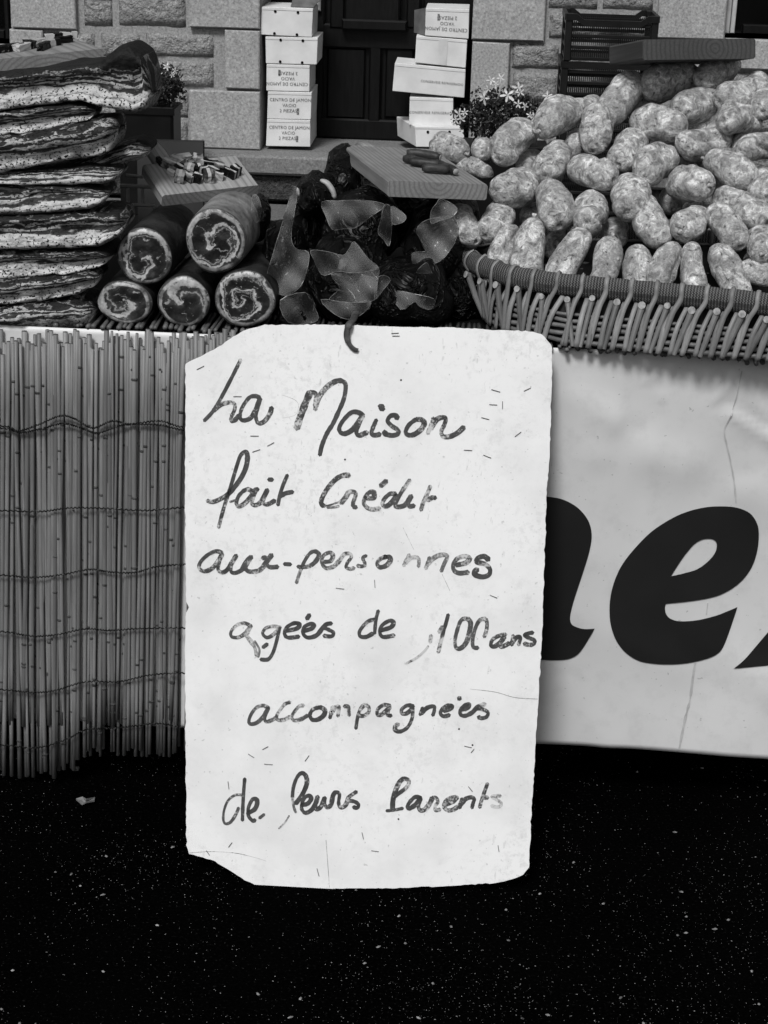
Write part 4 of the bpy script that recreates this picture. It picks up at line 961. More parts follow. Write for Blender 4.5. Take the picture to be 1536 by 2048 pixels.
def film(pts, Y, parent, seed, name='film_flap', bul=.02):
    P2 = [Vector(Q(*p)) for p in pts]; L = catmull(P2, 3, True) if len(P2) > 4 else [P2[i].lerp(P2[(i + 1) % len(P2)], k / 4) for i in range(len(P2)) for k in range(4)]
    V = list(L); E = [(k, (k + 1) % len(L)) for k in range(len(L))]
    def ins(p):
        r = False
        for a, b in zip(L, L[1:] + L[:1]):
            if (a.y > p.y) != (b.y > p.y) and p.x < (b.x - a.x) * (p.y - a.y) / (b.y - a.y) + a.x: r = not r
        return r
    xs = [p.x for p in L]; ys = [p.y for p in L]; x = min(xs)
    while x < max(xs):
        y = min(ys)
        while y < max(ys):
            if ins(Vector((x, y))): V.append(Vector((x + .3, y + .2)))
            y += 3.5
        x += 3.5
    vo, eo, fo = delaunay_2d_cdt(V, E, [], 0, 1e-5)[:3]; mb = MB()
    for p in vo:
        fold = math.sin(p.x * .06 + p.y * .04 + seed) * .010 + .024 * nz(p.x * .022, p.y * .022, seed) + .006 * math.sin(p.x * .11 - p.y * .09 + seed * 2)
        mb.vert(U(p.x, p.y, Y - bul * .3 + fold))
    for f in fo:
        ce = sum((vo[k] for k in f), Vector((0, 0))) / len(f)
        if ins(ce): mb.face(f)
    o = mb.build(name, MAT['film'], parent, smooth=True)
    # sealed edge that catches the light
    mb = MB(); ring = [mb_v for mb_v in [U(p.x, p.y, Y - bul * .3 + math.sin(p.x * .06 + p.y * .04 + seed) * .010 + .024 * nz(p.x * .022, p.y * .022, seed) + .006 * math.sin(p.x * .11 - p.y * .09 + seed * 2)) for p in L]]
    mb.tube(ring + [ring[0]], .00045, 4); mb.build('sealed_edge', MAT['film_edge'], o)
    return o
MAT['film_edge'] = simple('film_edge', .10, .30, 120, .3, .5)
def ham(lumps, films, label):
    cx, cy = Q(lumps[0][0], lumps[0][1]); c = U(cx, cy, lumps[0][4])
    root = thing('wrapped_ham', (c.x, c.y, ZT + .01), label, 'ham', 'hams wrapped in clear film')
    for (a, b, rx, ry, Y, dep, sd) in lumps:
        px_, py_ = Q(a, b); lump('meat', px_, py_, rx / 3.2, ry / 3.2, Y, dep, sd, MAT['meat'], root)
    for k, (pts, Y) in enumerate(films): film(pts, Y, root, lumps[0][6] + k * 1.7)
    return root
h1 = ham([(345, 410, 118, 135, .26, .09, 1.0)], [], 'dark ham with a white fat rim peeking out left of the board')
mb = MB(); P = [U(*Q(*q), .165) for q in ((385, 320), (430, 340), (465, 390), (480, 440))]; mb.tube(catmull(P, 4), [.003, .006, .008, .009, .010, .010, .010, .010, .010, .009, .009, .007, .004], 8, flat=.5); mb.build('fat_rim', MAT['fat'], h1, smooth=True)
mb = MB(); P = [U(*Q(*q), .165) for q in ((238, 370), (245, 400), (250, 425))]; mb.tube(catmull(P, 4), [.002, .004, .006, .006, .006, .006, .005, .004, .002], 8, flat=.5); mb.build('fat_rim', MAT['fat'], h1, smooth=True)
ham([(150, 830, 150, 260, .17, .08, 2.2)], [([(215, 365), (240, 400), (215, 560), (200, 690), (230, 760), (310, 782), (305, 880), (260, 1000), (170, 1058), (90, 1030), (45, 940), (75, 820), (130, 640), (180, 470)], .05)], 'ham in a puffed clear bag beside the rolled pork joints')
ham([(640, 600, 270, 210, .25, .11, 3.1)], [([(395, 462), (520, 452), (640, 450), (730, 458), (800, 485), (700, 560), (610, 625), (530, 632), (462, 637), (420, 550)], .085), ([(795, 480), (840, 498), (845, 610), (828, 742), (790, 700), (755, 655), (775, 570)], .08), ([(840, 490), (895, 515), (935, 555), (915, 590), (848, 600)], .085)], 'ham under a wide flap of clear film just below the sausage stick board')
ham([(560, 960, 270, 290, .15, .10, 4.4)], [([(325, 770), (440, 780), (530, 802), (570, 760), (605, 715), (690, 820), (760, 880), (690, 905), (600, 915), (500, 905), (410, 932), (370, 890), (345, 830)], .035), ([(455, 925), (600, 915), (690, 905), (762, 880), (750, 990), (735, 1085), (640, 1105), (540, 1100), (440, 1085), (510, 1010)], .03), ([(390, 1085), (560, 1105), (700, 1095), (690, 1145), (590, 1212), (480, 1180)], .025)], 'large ham in crumpled clear film in the middle, behind the top of the sign')
ham([(1120, 720, 190, 260, .22, .09, 5.3)], [([(1000, 640), (1040, 590), (1110, 565), (1240, 555), (1262, 680), (1180, 818), (1090, 870), (1005, 920), (972, 790), (1060, 775), (1025, 700)], .10), ([(1095, 520), (1130, 470), (1160, 440), (1262, 500), (1222, 562), (1150, 580), (1095, 600)], .085), ([(1000, 915), (1060, 850), (1085, 880), (1112, 950), (1080, 955)], .09)], 'vacuum packed ham with pointed film corners beside the basket')
ham([(960, 1040, 280, 220, .12, .08, 6.6)], [([(815, 1010), (870, 1072), (880, 1030), (990, 1050), (1112, 1080), (1112, 1130), (1080, 1150), (1020, 1130), (985, 1100), (900, 1150)], .03), ([(735, 1085), (745, 960), (790, 930), (835, 960), (790, 1020)], .028)], 'low ham in dark glossy film between sign top and basket')
ham([(230, 1130, 130, 120, .08, .06, 7.7)], [([(130, 1090), (290, 1040), (340, 1120), (375, 1200), (330, 1235), (180, 1230)], .015)], 'small wrapped ham tucked right of the lowest rolled pork joint')
ham([(530, 330, 130, 220, .40, .09, 8.1)], [], 'black wrapped ham behind the left corner of the sausage stick board')
ham([(860, 560, 260, 190, .36, .10, 9.4)], [], 'black wrapped ham directly underneath the sausage stick board')
ham([(1200, 560, 190, 200, .36, .09, 10.2)], [], 'black wrapped ham under the right end of the sausage stick board')
ham([(1290, 1010, 190, 230, .22, .08, 11.4)], [], 'black wrapped ham in the shade against the left end of the basket')
ham([(-20, 560, 90, 150, .20, .06, 13.6)], [([(-50, 420), (-10, 430), (10, 520), (-15, 590), (-50, 560)], .11)], 'dark film-wrapped ham tucked behind the upper right rolled pork joint')
ham([(330, 640, 180, 260, .32, .09, 12.5)], [], 'black wrapped ham below the one with the white fat rim')

# ================================================================ BASKET AND SAUSAGES
ZB, ZR = ZT + .011, ZT + .118
RIMPX = [(938, 468), (922, 490), (946, 506), (983, 521), (1033, 536), (1108, 548), (1200, 557), (1300, 566), (1400, 575), (1536, 589), (1640, 600)]
BASPX = [(972, 600), (968, 630), (990, 655), (1020, 664), (1060, 674), (1112, 688), (1200, 697), (1300, 705), (1400, 713), (1536, 722), (1640, 730)]
rimP = [UZ(a, b, ZR) for a, b in RIMPX]; basP = [UZ(a, b, ZB) for a, b in BASPX]
rimP += [Vector((.68, -.05, ZR)), Vector((.77, .06, ZR)), Vector((.76, .22, ZR)), Vector((.58, .40, ZR)), Vector((.30, .44, ZR)), Vector((.08, .38, ZR))]
basP += [Vector((.64, -.06, ZB)), Vector((.72, .06, ZB)), Vector((.70, .20, ZB)), Vector((.55, .34, ZB)), Vector((.30, .38, ZB)), Vector((.12, .32, ZB))]
basket = thing('wicker_basket', (.38, .12, ZB), 'shallow wicker basket with cord-wound rim heaped with cured sausages', 'basket')
NS = 12
RIMC = catmull(rimP, NS, True); BASC = catmull(basP, NS, True); NC = len(RIMC)
# arc-length resample so both run together
def resamp(L, n):
    d = [0]
    for a, b in zip(L, L[1:] + L[:1]): d.append(d[-1] + (b - a).length)
    out = []; k = 0
    for i in range(n):
        t = d[-1] * i / n
        while d[k + 1] < t: k += 1
        out.append(L[k % len(L)].lerp(L[(k + 1) % len(L)], (t - d[k]) / max(1e-9, d[k + 1] - d[k])))
    return out, d[-1]
NRS = 240
RIMR, RIML = resamp(RIMC, NRS)
def rim_at(s):
    s = (s % RIML) / RIML * NRS; k = int(s); return RIMR[k % NRS].lerp(RIMR[(k + 1) % NRS], s - k)
CEN = sum(RIMR, Vector()) / NRS
BASD = BASC
def base_near(p, shift=0.0):
    # foot of the wall below a rim point, moved sideways along the base
    k = min(range(len(BASD)), key=lambda i: (BASD[i].x - p.x) ** 2 + (BASD[i].y - p.y) ** 2)
    L = 0; q = BASD[k]; st = 1 if shift > 0 else -1
    while L < abs(shift):
        n = BASD[(k + st) % len(BASD)]; L += (n - q).length; q = n; k += st
    return q.copy()
def outward(p):
    k = min(range(NRS), key=lambda i: (RIMR[i] - p).length_squared); t = RIMR[(k + 1) % NRS] - RIMR[k - 1]; o = Vector((t.y, -t.x, 0)).normalized()
    return o if o.dot(p - CEN) > 0 else -o
# rim: thick winding of cord over a core
mb = MB(); rings = []; n = 16; RIMF, _ = resamp(RIMC, 420)
for i, p in enumerate(RIMF):
    o = outward(p); ring = []
    for k in range(n):
        a = 2 * math.pi * k / n; wob = 1 + .05 * nz(i * .2, k * .6, 2) + .012 * math.sin(i * 2.4 + k * .2)
        ring.append(mb.vert(p + (o * math.cos(a) * .013 + Vector((0, 0, 1)) * math.sin(a) * .019) * wob - Vector((0, 0, .016)), (i / 420, k / n)))
    rings.append(ring)
for i in range(420):
    for k in range(n): mb.face((rings[i][k], rings[(i + 1) % 420][k], rings[(i + 1) % 420][(k + 1) % n], rings[i][(k + 1) % n]))
mb.build('rim', MAT['rim'], basket, smooth=True)
# inner wall and floor, shade inside the basket put into the dark colour
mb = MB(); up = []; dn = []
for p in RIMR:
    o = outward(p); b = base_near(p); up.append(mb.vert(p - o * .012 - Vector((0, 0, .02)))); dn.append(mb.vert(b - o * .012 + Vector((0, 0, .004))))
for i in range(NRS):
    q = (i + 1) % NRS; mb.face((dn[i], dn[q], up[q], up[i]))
mb.face(dn); mb.build('shaded_inside', MAT['basket_in'], basket)
# horizontal weavers low on the wall
for lv, rad in ((.06, .0040), (.16, .0040), (.26, .0040), (.35, .0036), (.44, .0030), (.80, .0028)):
    P = []
    for i, p in enumerate(RIMR):
        b = base_near(p); q = b.lerp(p, lv); P.append(q + outward(p) * (.0035 * math.sin(i * 1.25 + lv * 20) - .002) + Vector((0, 0, .001 * nz(i * .3, lv, 1))))
    P = [sum((P[(i + d) % NRS] for d in (-2, -1, 0, 1, 2)), Vector()) / 5 for i in range(NRS)]
    for i, p in enumerate(P): p += outward(RIMR[i]) * .0028 * math.sin(i * 1.25 + lv * 20)
    mb = MB(); mb.tube(P + [P[0]], rad, 6); mb.build('weaver', MAT['weave'], basket, smooth=True)
# splints looping over the rim and rods with pale cut ends between them
rb = random.Random(9); s = 0.0; kk = 0
while s < RIML - .012:
    p = rim_at(s); o = outward(p); vis = p.y < .3
    slant = -.002 if p.x < .16 else -.004 - .032 * max(0, p.x - .12)
    b = base_near(p, 0); tdir = (rim_at(s + .01) - rim_at(s - .01)).normalized()
    sx = 1 if tdir.x > 0 else -1
    foot = base_near(p + tdir * sx * slant * 2.2) + o * .004
    up_ = Vector((0, 0, 1))
    # over-rim splint: from the foot, out past the wall, over the winding, back inside
    P = [foot, foot.lerp(p, .35) + o * .007, foot.lerp(p, .62) + o * .009, p + o * .0155 - up_ * .020, p + o * .0125 - up_ * .004, p + up_ * .0045, p - o * .0125 - up_ * .004, p - o * .016 - up_ * .02]
    mb = MB(); w_ = rb.uniform(.0040, .0052); mb.tube(catmull(P, 4), [w_ * (.85 if k > 12 else 1) for k in range(29)], 6, flat=.42, upv=o); mb.build('splint', MAT['splint'], basket, smooth=True)
    # second upright splint, ends under the rim
    p2 = rim_at(s + .0105); o2 = outward(p2); f2 = base_near(p2 + tdir * sx * slant * 1.6) + o2 * .0045
    mb = MB(); mb.tube(catmull([f2, f2.lerp(p2, .4) + o2 * .006, p2 - up_ * .034 + o2 * .003], 4), rb.uniform(.0042, .0056), 6, flat=.5, upv=o2); mb.build('splint', MAT['splint'], basket, smooth=True)
    # rod with a cut end poking out below the winding
    p3 = rim_at(s + .021); o3 = outward(p3); f3 = base_near(p3 + tdir * sx * slant * 2.0) + o3 * .002
    if p3.x < .2: f3 = base_near(p3 + tdir * sx * .016) + o3 * .002
    tip = p3 - up_ * rb.uniform(.030, .037) + o3 * .0185
    P = [f3, f3.lerp(tip, .5) + o3 * .002, f3.lerp(tip, .85) + o3 * .001, tip, tip + o3 * .006 + up_ * .002]
    mb = MB(); r_ = rb.uniform(.0042, .0054); mb.tube(P, [r_ * .8, r_, r_ * 1.0, r_ * 1.15, r_ * 1.2], 9, 0, cap=1)
    mb.f = mb.f; rod = mb.build('rod', [MAT['weave'], MAT['cut_end']], basket)
    # third thin splint
    p4 = rim_at(s + .031); o4 = outward(p4); f4 = base_near(p4 + tdir * sx * slant * 1.6) + o4 * .0045
    mb = MB(); mb.tube(catmull([f4, f4.lerp(p4, .4) + o4 * .006, p4 - up_ * .036 + o4 * .003], 4), rb.uniform(.0040, .0054), 6, flat=.5, upv=o4); mb.build('splint', MAT['splint'], basket, smooth=True)
    s += .041

# ---------------------------------------------------------------- sausages
def sausage(cx, cy, a, b, th, Y, label, seed, dark=False, stand=False):
    c = U(cx, cy, Y); s = SCL(c); r = b / s * .955; hp = max(0, (a - b * .84)) / s
    d2 = RT * math.cos(th) + UP * math.sin(th)
    if d2.z < 0: d2 = -d2
    rdir = (c - CAM).normalized()
    half = .052
    hd = .012 if stand else min(.022, math.sqrt(max(0, half * half - hp * hp)))
    # lower end nearest the viewer
    P0 = c - d2 * hp; P1 = c + d2 * hp + rdir * hd * 1.5
    if stand: P0 = P0 - d2 * .035
    axis = (P1 - P0); Lc = axis.length
    if Lc < .01: axis = rdir.copy(); Lc = .03; P1 = P0 + axis * Lc
    axis.normalize(); e1 = axis.orthogonal().normalized(); e2 = axis.cross(e1)
    mb = MB(); NL, NSG = 26, 26; rows = []; so = Vector((seed * 3.7, seed * 1.9, seed * .7))
    a0, kt = seed * 2.1, rndS.uniform(-4, 4); dep = rndS.choice([.0, .16, .26, .34])
    bend = e1 * (rndS.uniform(-.2, .2) * r) + e2 * (rndS.uniform(-.2, .2) * r)
    p2 = rndS.uniform(2.7, 4.2)
    for i in range(1, NL):
        t = i / NL; x = -math.cos(math.pi * t)             # -1..1
        al = Lc / 2 + r * .95
        rho = r * (1 - abs(x) ** p2) ** (1 / 2.1) * (1 + .05 * math.sin(x * 3 + seed))
        cc = (P0 + P1) / 2 + axis * (x * al) + bend * (1 - x * x) * 2
        row = []
        for j in range(NSG):
            an = 2 * math.pi * j / NSG; d = e1 * math.cos(an) + e2 * math.sin(an)
            q = (cc + d * rho - c) / r + so
            k = 1 + .15 * noise.noise(q * .8) + .085 * noise.noise(q * 1.7) + .04 * noise.noise(q * 3.6) + .02 * noise.noise(q * 8)
            da = (an - a0 - kt * t + math.pi) % (2 * math.pi) - math.pi
            k += .05 * math.cos(an * 7 + seed) * max(0, (abs(x) - .72) / .28) ** 2
            k -= dep * math.exp(-(da / .22) ** 2) * math.sin(math.pi * t)
            row.append(mb.vert(cc + d * rho * k))
        rows.append(row)
    f = mb.vert((P0 + P1) / 2 - axis * (Lc / 2 + r * .72)); bk = mb.vert((P0 + P1) / 2 + axis * (Lc / 2 + r * .95))
    for j in range(NSG):
        q = (j + 1) % NSG
        mb.face((f, rows[0][q], rows[0][j])); mb.face((bk, rows[-1][j], rows[-1][q]))
        for i in range(NL - 2): mb.face((rows[i][j], rows[i][q], rows[i + 1][q], rows[i + 1][j]))
    root = mb.build('cured_sausage', MAT['sausage'], smooth=True, origin='base')
    tag(root, label, 'sausage', 'cured sausages heaped in the basket')
    if int(seed * 10) % 3 == 0:      # gathered casing end with its twist
        q0 = (P0 + P1) / 2 + (axis if stand or rndS.random() < .4 else -axis) * (Lc / 2 + r * .80); dq = (q0 - (P0 + P1) / 2).normalized()
        mb = MB(); mb.tube([q0, q0 + dq * r * .16, q0 + dq * r * .24, q0 + dq * r * .42 + e1 * r * .06], [r * .30, r * .12, r * .09, r * .20], 9, flat=.7); mb.build('casing_end', MAT['sausage'], root, smooth=True)
    return root
rndS = random.Random(17)
ROWS = [
 ('row standing behind the basket rim', [(1015, 492, 44, 28, 72, 1), (1066, 490, 54, 32, 88, 1), (1148, 507, 54, 33, 64, 1), (1212, 516, 44, 30, 74, 1), (1274, 528, 38, 31, 89, 1), (1336, 526, 44, 29, 68, 1), (1388, 528, 44, 26, 98, 1), (1449, 534, 48, 33, 115, 1), (1512, 548, 40, 28, 170, 1)]),
 ('second row up from the basket rim', [(934, 452, 44, 30, 120, 0), (988, 440, 46, 33, 60, 0), (1106, 412, 52, 40, 108, 0), (1178, 420, 42, 38, 80, 0), (1255, 398, 46, 41, 90, 0), (1308, 442, 57, 34, 112, 0), (1382, 446, 42, 36, 40, 0), (1452, 458, 52, 33, 130, 0), (1522, 490, 36, 34, 90, 0)]),
 ('middle row of the heap', [(1023, 369, 48, 39, 20, 0), (1106, 320, 46, 35, 62, 0), (1185, 346, 50, 34, 162, 0), (1316, 335, 48, 41, 38, 0), (1383, 368, 46, 38, 175, 0), (1482, 416, 62, 35, 152, 0), (1530, 372, 38, 33, 100, 0)]),
 ('fourth row up from the basket rim', [(1028, 290, 52, 36, 40, 0), (1198, 262, 52, 37, 72, 0), (1260, 300, 48, 37, 52, 0), (1407, 280, 56, 33, 3, 0), (1462, 341, 58, 35, 155, 0), (1518, 297, 46, 30, 5, 0)]),
 ('fifth row up from the basket rim', [(1117, 242, 53, 38, 27, 0), (1317, 248, 58, 36, 172, 0), (1396, 208, 52, 36, 15, 0), (1481, 243, 46, 34, 0, 0)]),
 ('top row under the thick board', [(1247, 197, 58, 37, 50, 0), (1342, 167, 60, 42, 15, 0), (1435, 143, 50, 30, 25, 0), (1482, 181, 58, 37, 25, 0), (1534, 208, 34, 31, 60, 0)]),
 ('shadowed group lying behind the left flank', [(902, 297, 40, 30, 160, 0), (965, 297, 26, 25, 90, 0), (1000, 282, 22, 20, 90, 0), (1168, 213, 36, 23, 10, 0), (946, 340, 42, 18, 165, 0)]),
 ('shaded layer deep inside the basket heap', [(1115, 490, 30, 26, 90, 0), (1238, 468, 32, 28, 90, 0), (1345, 400, 30, 26, 90, 0), (1068, 440, 30, 26, 30, 0), (1156, 470, 30, 26, 60, 0), (1430, 410, 32, 28, 60, 0), (1500, 530, 30, 26, 60, 0), (1240, 350, 30, 26, 60, 0), (1150, 290, 30, 26, 60, 0), (1360, 310, 32, 28, 60, 0), (1440, 230, 32, 28, 60, 0), (1290, 210, 32, 28, 60, 0), (1060, 330, 30, 26, 60, 0), (1490, 300, 34, 30, 60, 0), (1387, 246, 42, 34, 20, 0), (1452, 272, 46, 34, 10, 0), (1345, 292, 40, 34, 60, 0), (1424, 316, 42, 34, 150, 0), (1440, 380, 40, 34, 40, 0), (1505, 452, 40, 34, 80, 0)]),
]
sd_ = 0
for ri, (rn, items) in enumerate(ROWS):
    items.sort()
    for k, (cx, cy, a, b, th, st) in enumerate(items):
        sd_ += 1
        xr_ = max(960, cx); Y = UZ(xr_, interp([(p[0], p[1]) for p in RIMPX[2:]], xr_), ZR).y + interp([(-440, .40), (-260, .225), (-140, .125), (-60, .062), (0, .045)], cy - interp([(p[0], p[1]) for p in RIMPX[2:]], xr_)) + rndS.uniform(-.006, .006)
        if cx < 960: Y -= .02
        if ri == 6: Y += .16
        if ri == 7: Y += .07 if cy < 350 else .11
        sausage(cx, cy, a, b, math.radians(th), Y, 'mottled cured sausage, %s from left in the %s' % (ORD[k], rn), sd_ * 1.37, stand=bool(st))

# ================================================================ IN FRONT OF THE HOUSE
# ---------------------------------------------------------------- cartons
def X3(a, b): return (480 + a / 2.954, b / 2.954)
FONT = {}
def text_mesh(txt):
    if txt not in FONT:
        cu = bpy.data.curves.new('t', 'FONT'); cu.body = txt; cu.align_x = 'CENTER'; cu.size = 1; cu.resolution_u = 2; cu.space_character = 1.05
        ob = bpy.data.objects.new('t', cu); COL.objects.link(ob); dg = bpy.context.evaluated_depsgraph_get()
        me = bpy.data.meshes.new_from_object(ob.evaluated_get(dg)); FONT[txt] = ([v.co.copy() for v in me.vertices], [tuple(p.vertices) for p in me.polygons])
        bpy.data.objects.remove(ob, do_unlink=True); bpy.data.meshes.remove(me); bpy.data.curves.remove(cu)
    return FONT[txt]
def carton(quad, Y, dep, label, lines=(), flip=False, holes=(), tape=False, flap=None, shift=(0, 0), skew=0):
    TL, TR, BR, BL = [U(*X3(*q), Y) for q in quad]
    TR.y = TL.y; 
    root = thing('white_carton', ((BL.x + BR.x) / 2, Y + dep / 2, min(BL.z, BR.z)), label, 'cardboard box', 'white cartons stacked at the door')
    dv = Vector((skew, dep, 0))
    mb = MB(); mb.hexa([BL, BR, TR, TL, BL + dv, BR + dv, TR + dv, TL + dv]); body = mb.build('carton_body', MAT['carton'], root)
    bv = body.modifiers.new('b', 'BEVEL'); bv.width = .003; bv.segments = 2
    def at(u, v, off=.0012): return BL.lerp(BR, u).lerp(TL.lerp(TR, u), v) + Vector((0, -off, 0))
    wd, ht = (BR - BL).length, (TL - BL).length
    # lid edge and glued seam, slightly proud
    mb = MB(); mb.hexa([at(.005, .90, .002), at(.995, .90, .002), at(.995, .985, .002), at(.005, .985, .002), at(.005, .90, -.002), at(.995, .90, -.002), at(.995, .985, -.002), at(.005, .985, -.002)]); mb.build('lid_edge', MAT['carton'], body)
    if tape:
        mb = MB(); mb.face([mb.vert(at(u, v, .0026)) for u, v in ((.44, .02), (.62, .02), (.62, .97), (.44, .97))]); mb.build('tape', MAT['tape'], body)
    for (txt, u, v, size) in lines:
        V, Fc = text_mesh(txt); mb = MB()
        sg = -1 if flip else 1
        for p in V:
            uu, vv = u + p.x * size / wd, v + p.y * size / ht
            if flip: uu, vv = 1 - uu, 1 - vv
            mb.vert(at(uu, vv, .0028))
        for f in Fc: mb.face(f)
        mb.build('printed_text', MAT['print'], body)
    if lines and len(lines) > 1:
        mb = MB(); c = (.70, .30) if not flip else (.30, .70)
        mb.face([mb.vert(at(c[0] + a, c[1] + b, .0028)) for a, b in ((-.025, -.11), (.025, -.11), (.025, .11), (-.025, .11))]); mb.build('printed_mark', MAT['print'], body)
    for (hx, hy) in holes:
        p = U(*X3(hx, hy), Y - .0032); mb = MB(); mb.tube([p + Vector((0, .003, 0)), p], .0062, 12); mb.build('vent_hole', MAT['hole'], body)
    if flap:
        P = [TL + Vector((wd * .55, .02, .002)), TR + Vector((0, .02, .002)), TR + Vector((.035, dep * .7, .045)), TL + Vector((wd * .6, dep * .7, .09))]
        if flap == 2: P = [BL + Vector((-.001, .02, 0)), BL + Vector((-.055, .12, .0)), TL + Vector((-.055, .12, -.02)), TL + Vector((-.001, .02, 0))]
        mb = MB(); up_ = (P[1] - P[0]).cross(P[3] - P[0]).normalized() * .002
        mb.hexa([P[0], P[1], P[2], P[3]] + [p + up_ for p in P]); mb.build('flap', MAT['carton_in'], body)
    return root
JAM = [('CENTRO DE JAMON', .52, .66, .0205), ('VACIO', .50, .46, .0205), ('2 PIEZAS', .48, .26, .0205)]
CON = lambda u, w_: [('CONSERVESE REFRIGERADO', u, .42, w_)]
YL = YW + .02
carton([(128, 40), (432, 50), (424, 220), (120, 205)], YL, .27, 'white carton with four vent holes and lifted flap, top of left stack by the door', holes=[(208, 67), (342, 74), (203, 198), (336, 205)], flap=1)
carton([(150, 216), (460, 223), (453, 382), (153, 375)], YL, .28, 'plain white carton with four vent holes, second from top in left stack', holes=[(240, 236), (371, 240), (237, 364), (367, 370)])
carton([(157, 379), (412, 386), (410, 542), (155, 536)], YL, .30, 'white carton with upside-down ham print, middle of left stack', JAM, True)
carton([(165, 540), (424, 546), (418, 707), (160, 702)], YL, .30, 'white carton with upright ham print, second from bottom in left stack', JAM)
carton([(160, 704), (415, 710), (415, 868), (153, 863)], YL, .32, 'white carton with upright ham print, bottom of left stack on the doorstep', JAM)
carton([(1097, 48), (1355, 55), (1350, 230), (1093, 210)], YL, .28, 'white carton with upside-down ham print, top of right stack by the door', JAM, True, flap=2)
carton([(1042, 212), (1343, 236), (1333, 402), (1033, 370)], YL, .28, 'plain white carton with vertical tape, second from top in right stack', tape=True)
carton([(915, 371), (1333, 410), (1325, 578), (900, 538)], YL, .24, 'wide white carton jutting left, middle of right stack', CON(.68, .0150))
carton([(1003, 573), (1260, 583), (1258, 742), (998, 738)], YL, .26, 'narrow white carton with one line of print, second from bottom in right stack', CON(.52, .0160))
r5 = carton([(1035, 748), (1320, 752), (1330, 872), (1040, 868)], YL - .06, .30, 'white carton with two vent holes, bottom of right stack, turned sideways', holes=[(1110, 780), (1238, 780)], skew=-.10)

# ---------------------------------------------------------------- black plastic crates
def crate(x0, x1, z0, z1, y0, dep, label, notch):
    root = thing('plastic_crate', ((x0 + x1) / 2, y0 + dep / 2, z0), label, 'crate', 'black plastic crates stacked by the wall')
    t = .012
    for (a, b) in ((x0, y0), (x1 - .03, y0), (x0, y0 + dep - .03), (x1 - .03, y0 + dep - .03)):
        mb = MB(); mb.bevbox((a, b, z0), (a + .03, b + .03, z1), .004); mb.build('corner_post', MAT['crate'], root)
    H = z1 - z0
    for k, f in enumerate((.02, .26, .50, .74)):
        for (lo, hi) in (((x0 + .031, y0 + .004, z0 + H * f), (x1 - .031, y0 + .012, z0 + H * f + .014)), ((x0 + .031, y0 + dep - .012, z0 + H * f), (x1 - .031, y0 + dep - .004, z0 + H * f + .014)), ((x0 + .004, y0 + .031, z0 + H * f), (x0 + .012, y0 + dep - .031, z0 + H * f + .014)), ((x1 - .012, y0 + .031, z0 + H * f), (x1 - .004, y0 + dep - .031, z0 + H * f + .014))):
            mb = MB(); mb.bevbox(lo, hi, .002); mb.build('rail', MAT['crate'], root)
    # fine upright ribs of the four sides
    mb = MB(); x = x0 + .034
    while x < x1 - .034:
        mb.box((x, y0 + .013, z0 + .01), (x + .0035, y0 + .017, z1 - .03)); mb.box((x, y0 + dep - .017, z0 + .01), (x + .0035, y0 + dep - .013, z1 - .03)); x += .0085
    y = y0 + .034
    while y < y0 + dep - .034:
        mb.box((x0 + .013, y, z0 + .01), (x0 + .017, y + .0035, z1 - .03)); mb.box((x1 - .017, y, z0 + .01), (x1 - .013, y + .0035, z1 - .03)); y += .0085
    kind(mb.build('side_ribs', MAT['crate'], root), 'stuff')
    # rim, dipping in the middle for the hand grip
    xs = [x0, x0 + .045, x0 + .075, x1 - .075, x1 - .045, x1]; zz = [z1, z1, z1 - (.022 if notch else 0), z1 - (.022 if notch else 0), z1, z1]
    for yy in (y0 - .006, y0 + dep - .01):
        mb = MB()
        for a in range(5):
            c = [Vector((xs[a], yy, zz[a] - .026)), Vector((xs[a + 1], yy, zz[a + 1] - .026)), Vector((xs[a + 1], yy, zz[a + 1])), Vector((xs[a], yy, zz[a]))]
            mb.hexa(c + [p + Vector((0, .016, 0)) for p in c])
        mb.build('rim', MAT['crate'], root)
    for xx in (x0 - .004, x1 - .010):
        mb = MB(); mb.bevbox((xx, y0 + .011, z1 - .026), (xx + .014, y0 + dep - .011, z1 - .001), .002); mb.build('rim', MAT['crate'], root)
    mb = MB(); mb.box((x0 + .014, y0 + .018, z0 + .002), (x1 - .014, y0 + dep - .018, z0 + .008)); mb.build('floor', MAT['crate'], root)
cy0 = 4.62
ca, cb = U(1127, 120, cy0), U(1312, 120, cy0); ztop = U(1220, 30, cy0).z; zmid = U(1220, 125, cy0).z
hc = ztop - zmid
crate(ca.x, cb.x, zmid, ztop, cy0, .30, 'upper black plastic crate with dipped hand grip, against the stone wall', True)
crate(ca.x - .006, cb.x - .006, zmid - hc, zmid - .002, cy0 + .003, .30, 'second black plastic crate from top, under the one with dipped grip', False)
crate(ca.x + .004, cb.x + .004, zmid - 2 * hc, zmid - hc - .002, cy0, .30, 'third black plastic crate from top, hidden behind the sausage heap', False)
crate(ca.x, cb.x, ZPV + .001, zmid - 2 * hc - .002, cy0 + .004, .30, 'lowest black plastic crate standing on the pavement', False)

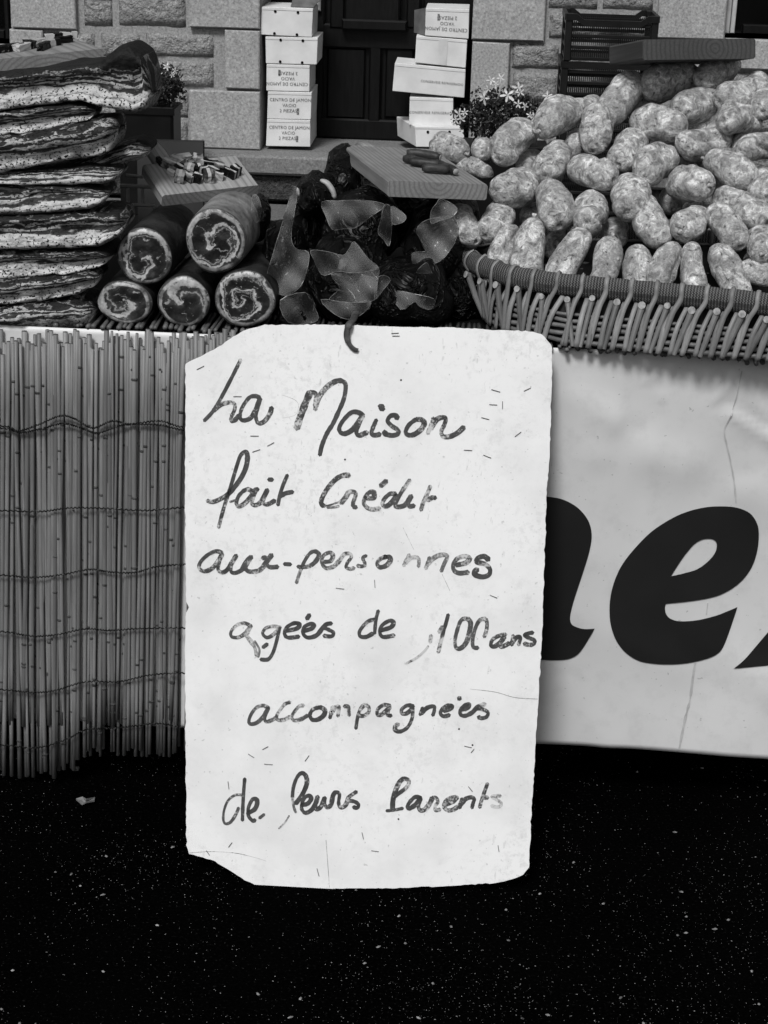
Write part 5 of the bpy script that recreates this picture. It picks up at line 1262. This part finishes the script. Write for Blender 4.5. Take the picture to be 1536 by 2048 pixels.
# ---------------------------------------------------------------- potted plants
def plant(name, cx, cy, rx, ry, Y, nleaf, flowers, label, pot, seed, zfoot):
    r = random.Random(seed); c = U(cx, cy, Y); s = SCL(c); RX, RZ = rx / s, ry / s
    root = thing(name, (c.x, Y, zfoot), label, 'plant')
    mb = MB(); mb.bevbox((pot[0], Y - .10, zfoot), (pot[1], Y + .10, pot[2]), .012)
    pt = mb.build('pot', MAT['pot'], root)
    mb = MB(); mb.box((pot[0] - .008, Y - .108, pot[2] - .03), (pot[1] + .008, Y + .108, pot[2] - .004)); mb.build('pot_rim', MAT['pot'], pt)
    mb = MB()
    for k in range(16):
        a = Vector((r.uniform(pot[0] + .02, pot[1] - .02), Y + r.uniform(-.05, .05), pot[2] - .01)); b = c + Vector((r.uniform(-RX, RX) * .8, r.uniform(-.08, .08), r.uniform(-.3, .9) * RZ))
        mb.tube([a, a.lerp(b, .5) + Vector((0, 0, .02)), b], [.003, .0025, .0015], 5)
    mb.build('stems', MAT['leaf'], root)
    mb = MB()
    for k in range(nleaf):
        d = Vector((r.gauss(0, 1), r.gauss(0, 1), r.gauss(0, 1))).normalized() * r.uniform(.25, 1) ** .6
        k2 = 1 + .35 * noise.noise(d * 1.7 + Vector((seed, 0, 0)))
        p = c + Vector((d.x * RX * k2, d.y * .12, d.z * RZ * k2)); q = Vector((r.gauss(0, 1), r.gauss(0, 1) - .4, r.gauss(0, 1) + .4)).normalized()
        e = q.orthogonal().normalized(); e = (e * math.cos(k) + q.cross(e) * math.sin(k)); f = q.cross(e); l = r.uniform(.010, .022); wd = l * .35
        i0, i1, i2, i3 = mb.vert(p), mb.vert(p + e * l * .5 + f * wd + q * .002), mb.vert(p + e * l), mb.vert(p + e * l * .5 - f * wd + q * .002)
        mb.face((i0, i1, i2)); mb.face((i0, i2, i3))
    mb.build('foliage', MAT['leaf'], root)
    for (fx, fy, fs) in flowers:
        p = U(fx, fy, Y - .13 + r.uniform(-.01, .02)); mb = MB(); l = fs / s; a0 = r.uniform(0, 6); tl = Vector((r.uniform(-.5, .5), -1, r.uniform(-.1, .6))).normalized(); e = tl.orthogonal().normalized(); f = tl.cross(e)
        for k in range(5):
            a = a0 + 2 * math.pi * k / 5 + r.uniform(-.15, .15); d = e * math.cos(a) + f * math.sin(a); g2 = tl.cross(d); ll = l * r.uniform(.8, 1.1)
            v = [mb.vert(p), mb.vert(p + d * ll * .45 + g2 * ll * .17 + tl * .002), mb.vert(p + d * ll * .85 + g2 * ll * .13), mb.vert(p + d * ll), mb.vert(p + d * ll * .85 - g2 * ll * .13), mb.vert(p + d * ll * .45 - g2 * ll * .17 + tl * .002)]
            mb.face((v[0], v[1], v[2], v[3])); mb.face((v[0], v[3], v[4], v[5]))
        mb.build('flower', MAT['petal'], root)
zf = ZPV + .001
p0, p1 = U(245, 240, 4.75), U(354, 240, 4.75)
plant('potted_plant', 325, 172, 46, 40, 4.75, 1500, [(303, 133, 7), (333, 133, 9), (350, 141, 8), (318, 148, 7), (345, 150, 6)], 'bushy plant with few pale blooms in a long black planter left of the door', (p0.x, p1.x, U(300, 208, 4.75).z), 3, zf)
p0, p1 = U(925, 300, 4.6), U(1090, 300, 4.6)
FL = [(968, 196, 15), (1015, 190, 17), (1037, 176, 14), (1040, 184, 10), (1095, 192, 13), (918, 228, 12), (922, 238, 12), (912, 240, 11), (930, 224, 9), (982, 160, 11), (1002, 155, 11), (992, 168, 9), (975, 178, 8), (1068, 234, 12), (1036, 208, 10), (1050, 212, 9), (1060, 230, 8)]
plant('potted_plant', 1005, 232, 95, 52, 4.6, 3200, FL, 'dark bushy plant with white star-shaped flowers between cartons and crates', (p0.x, p1.x, U(1000, 285, 4.6).z), 8, zf)
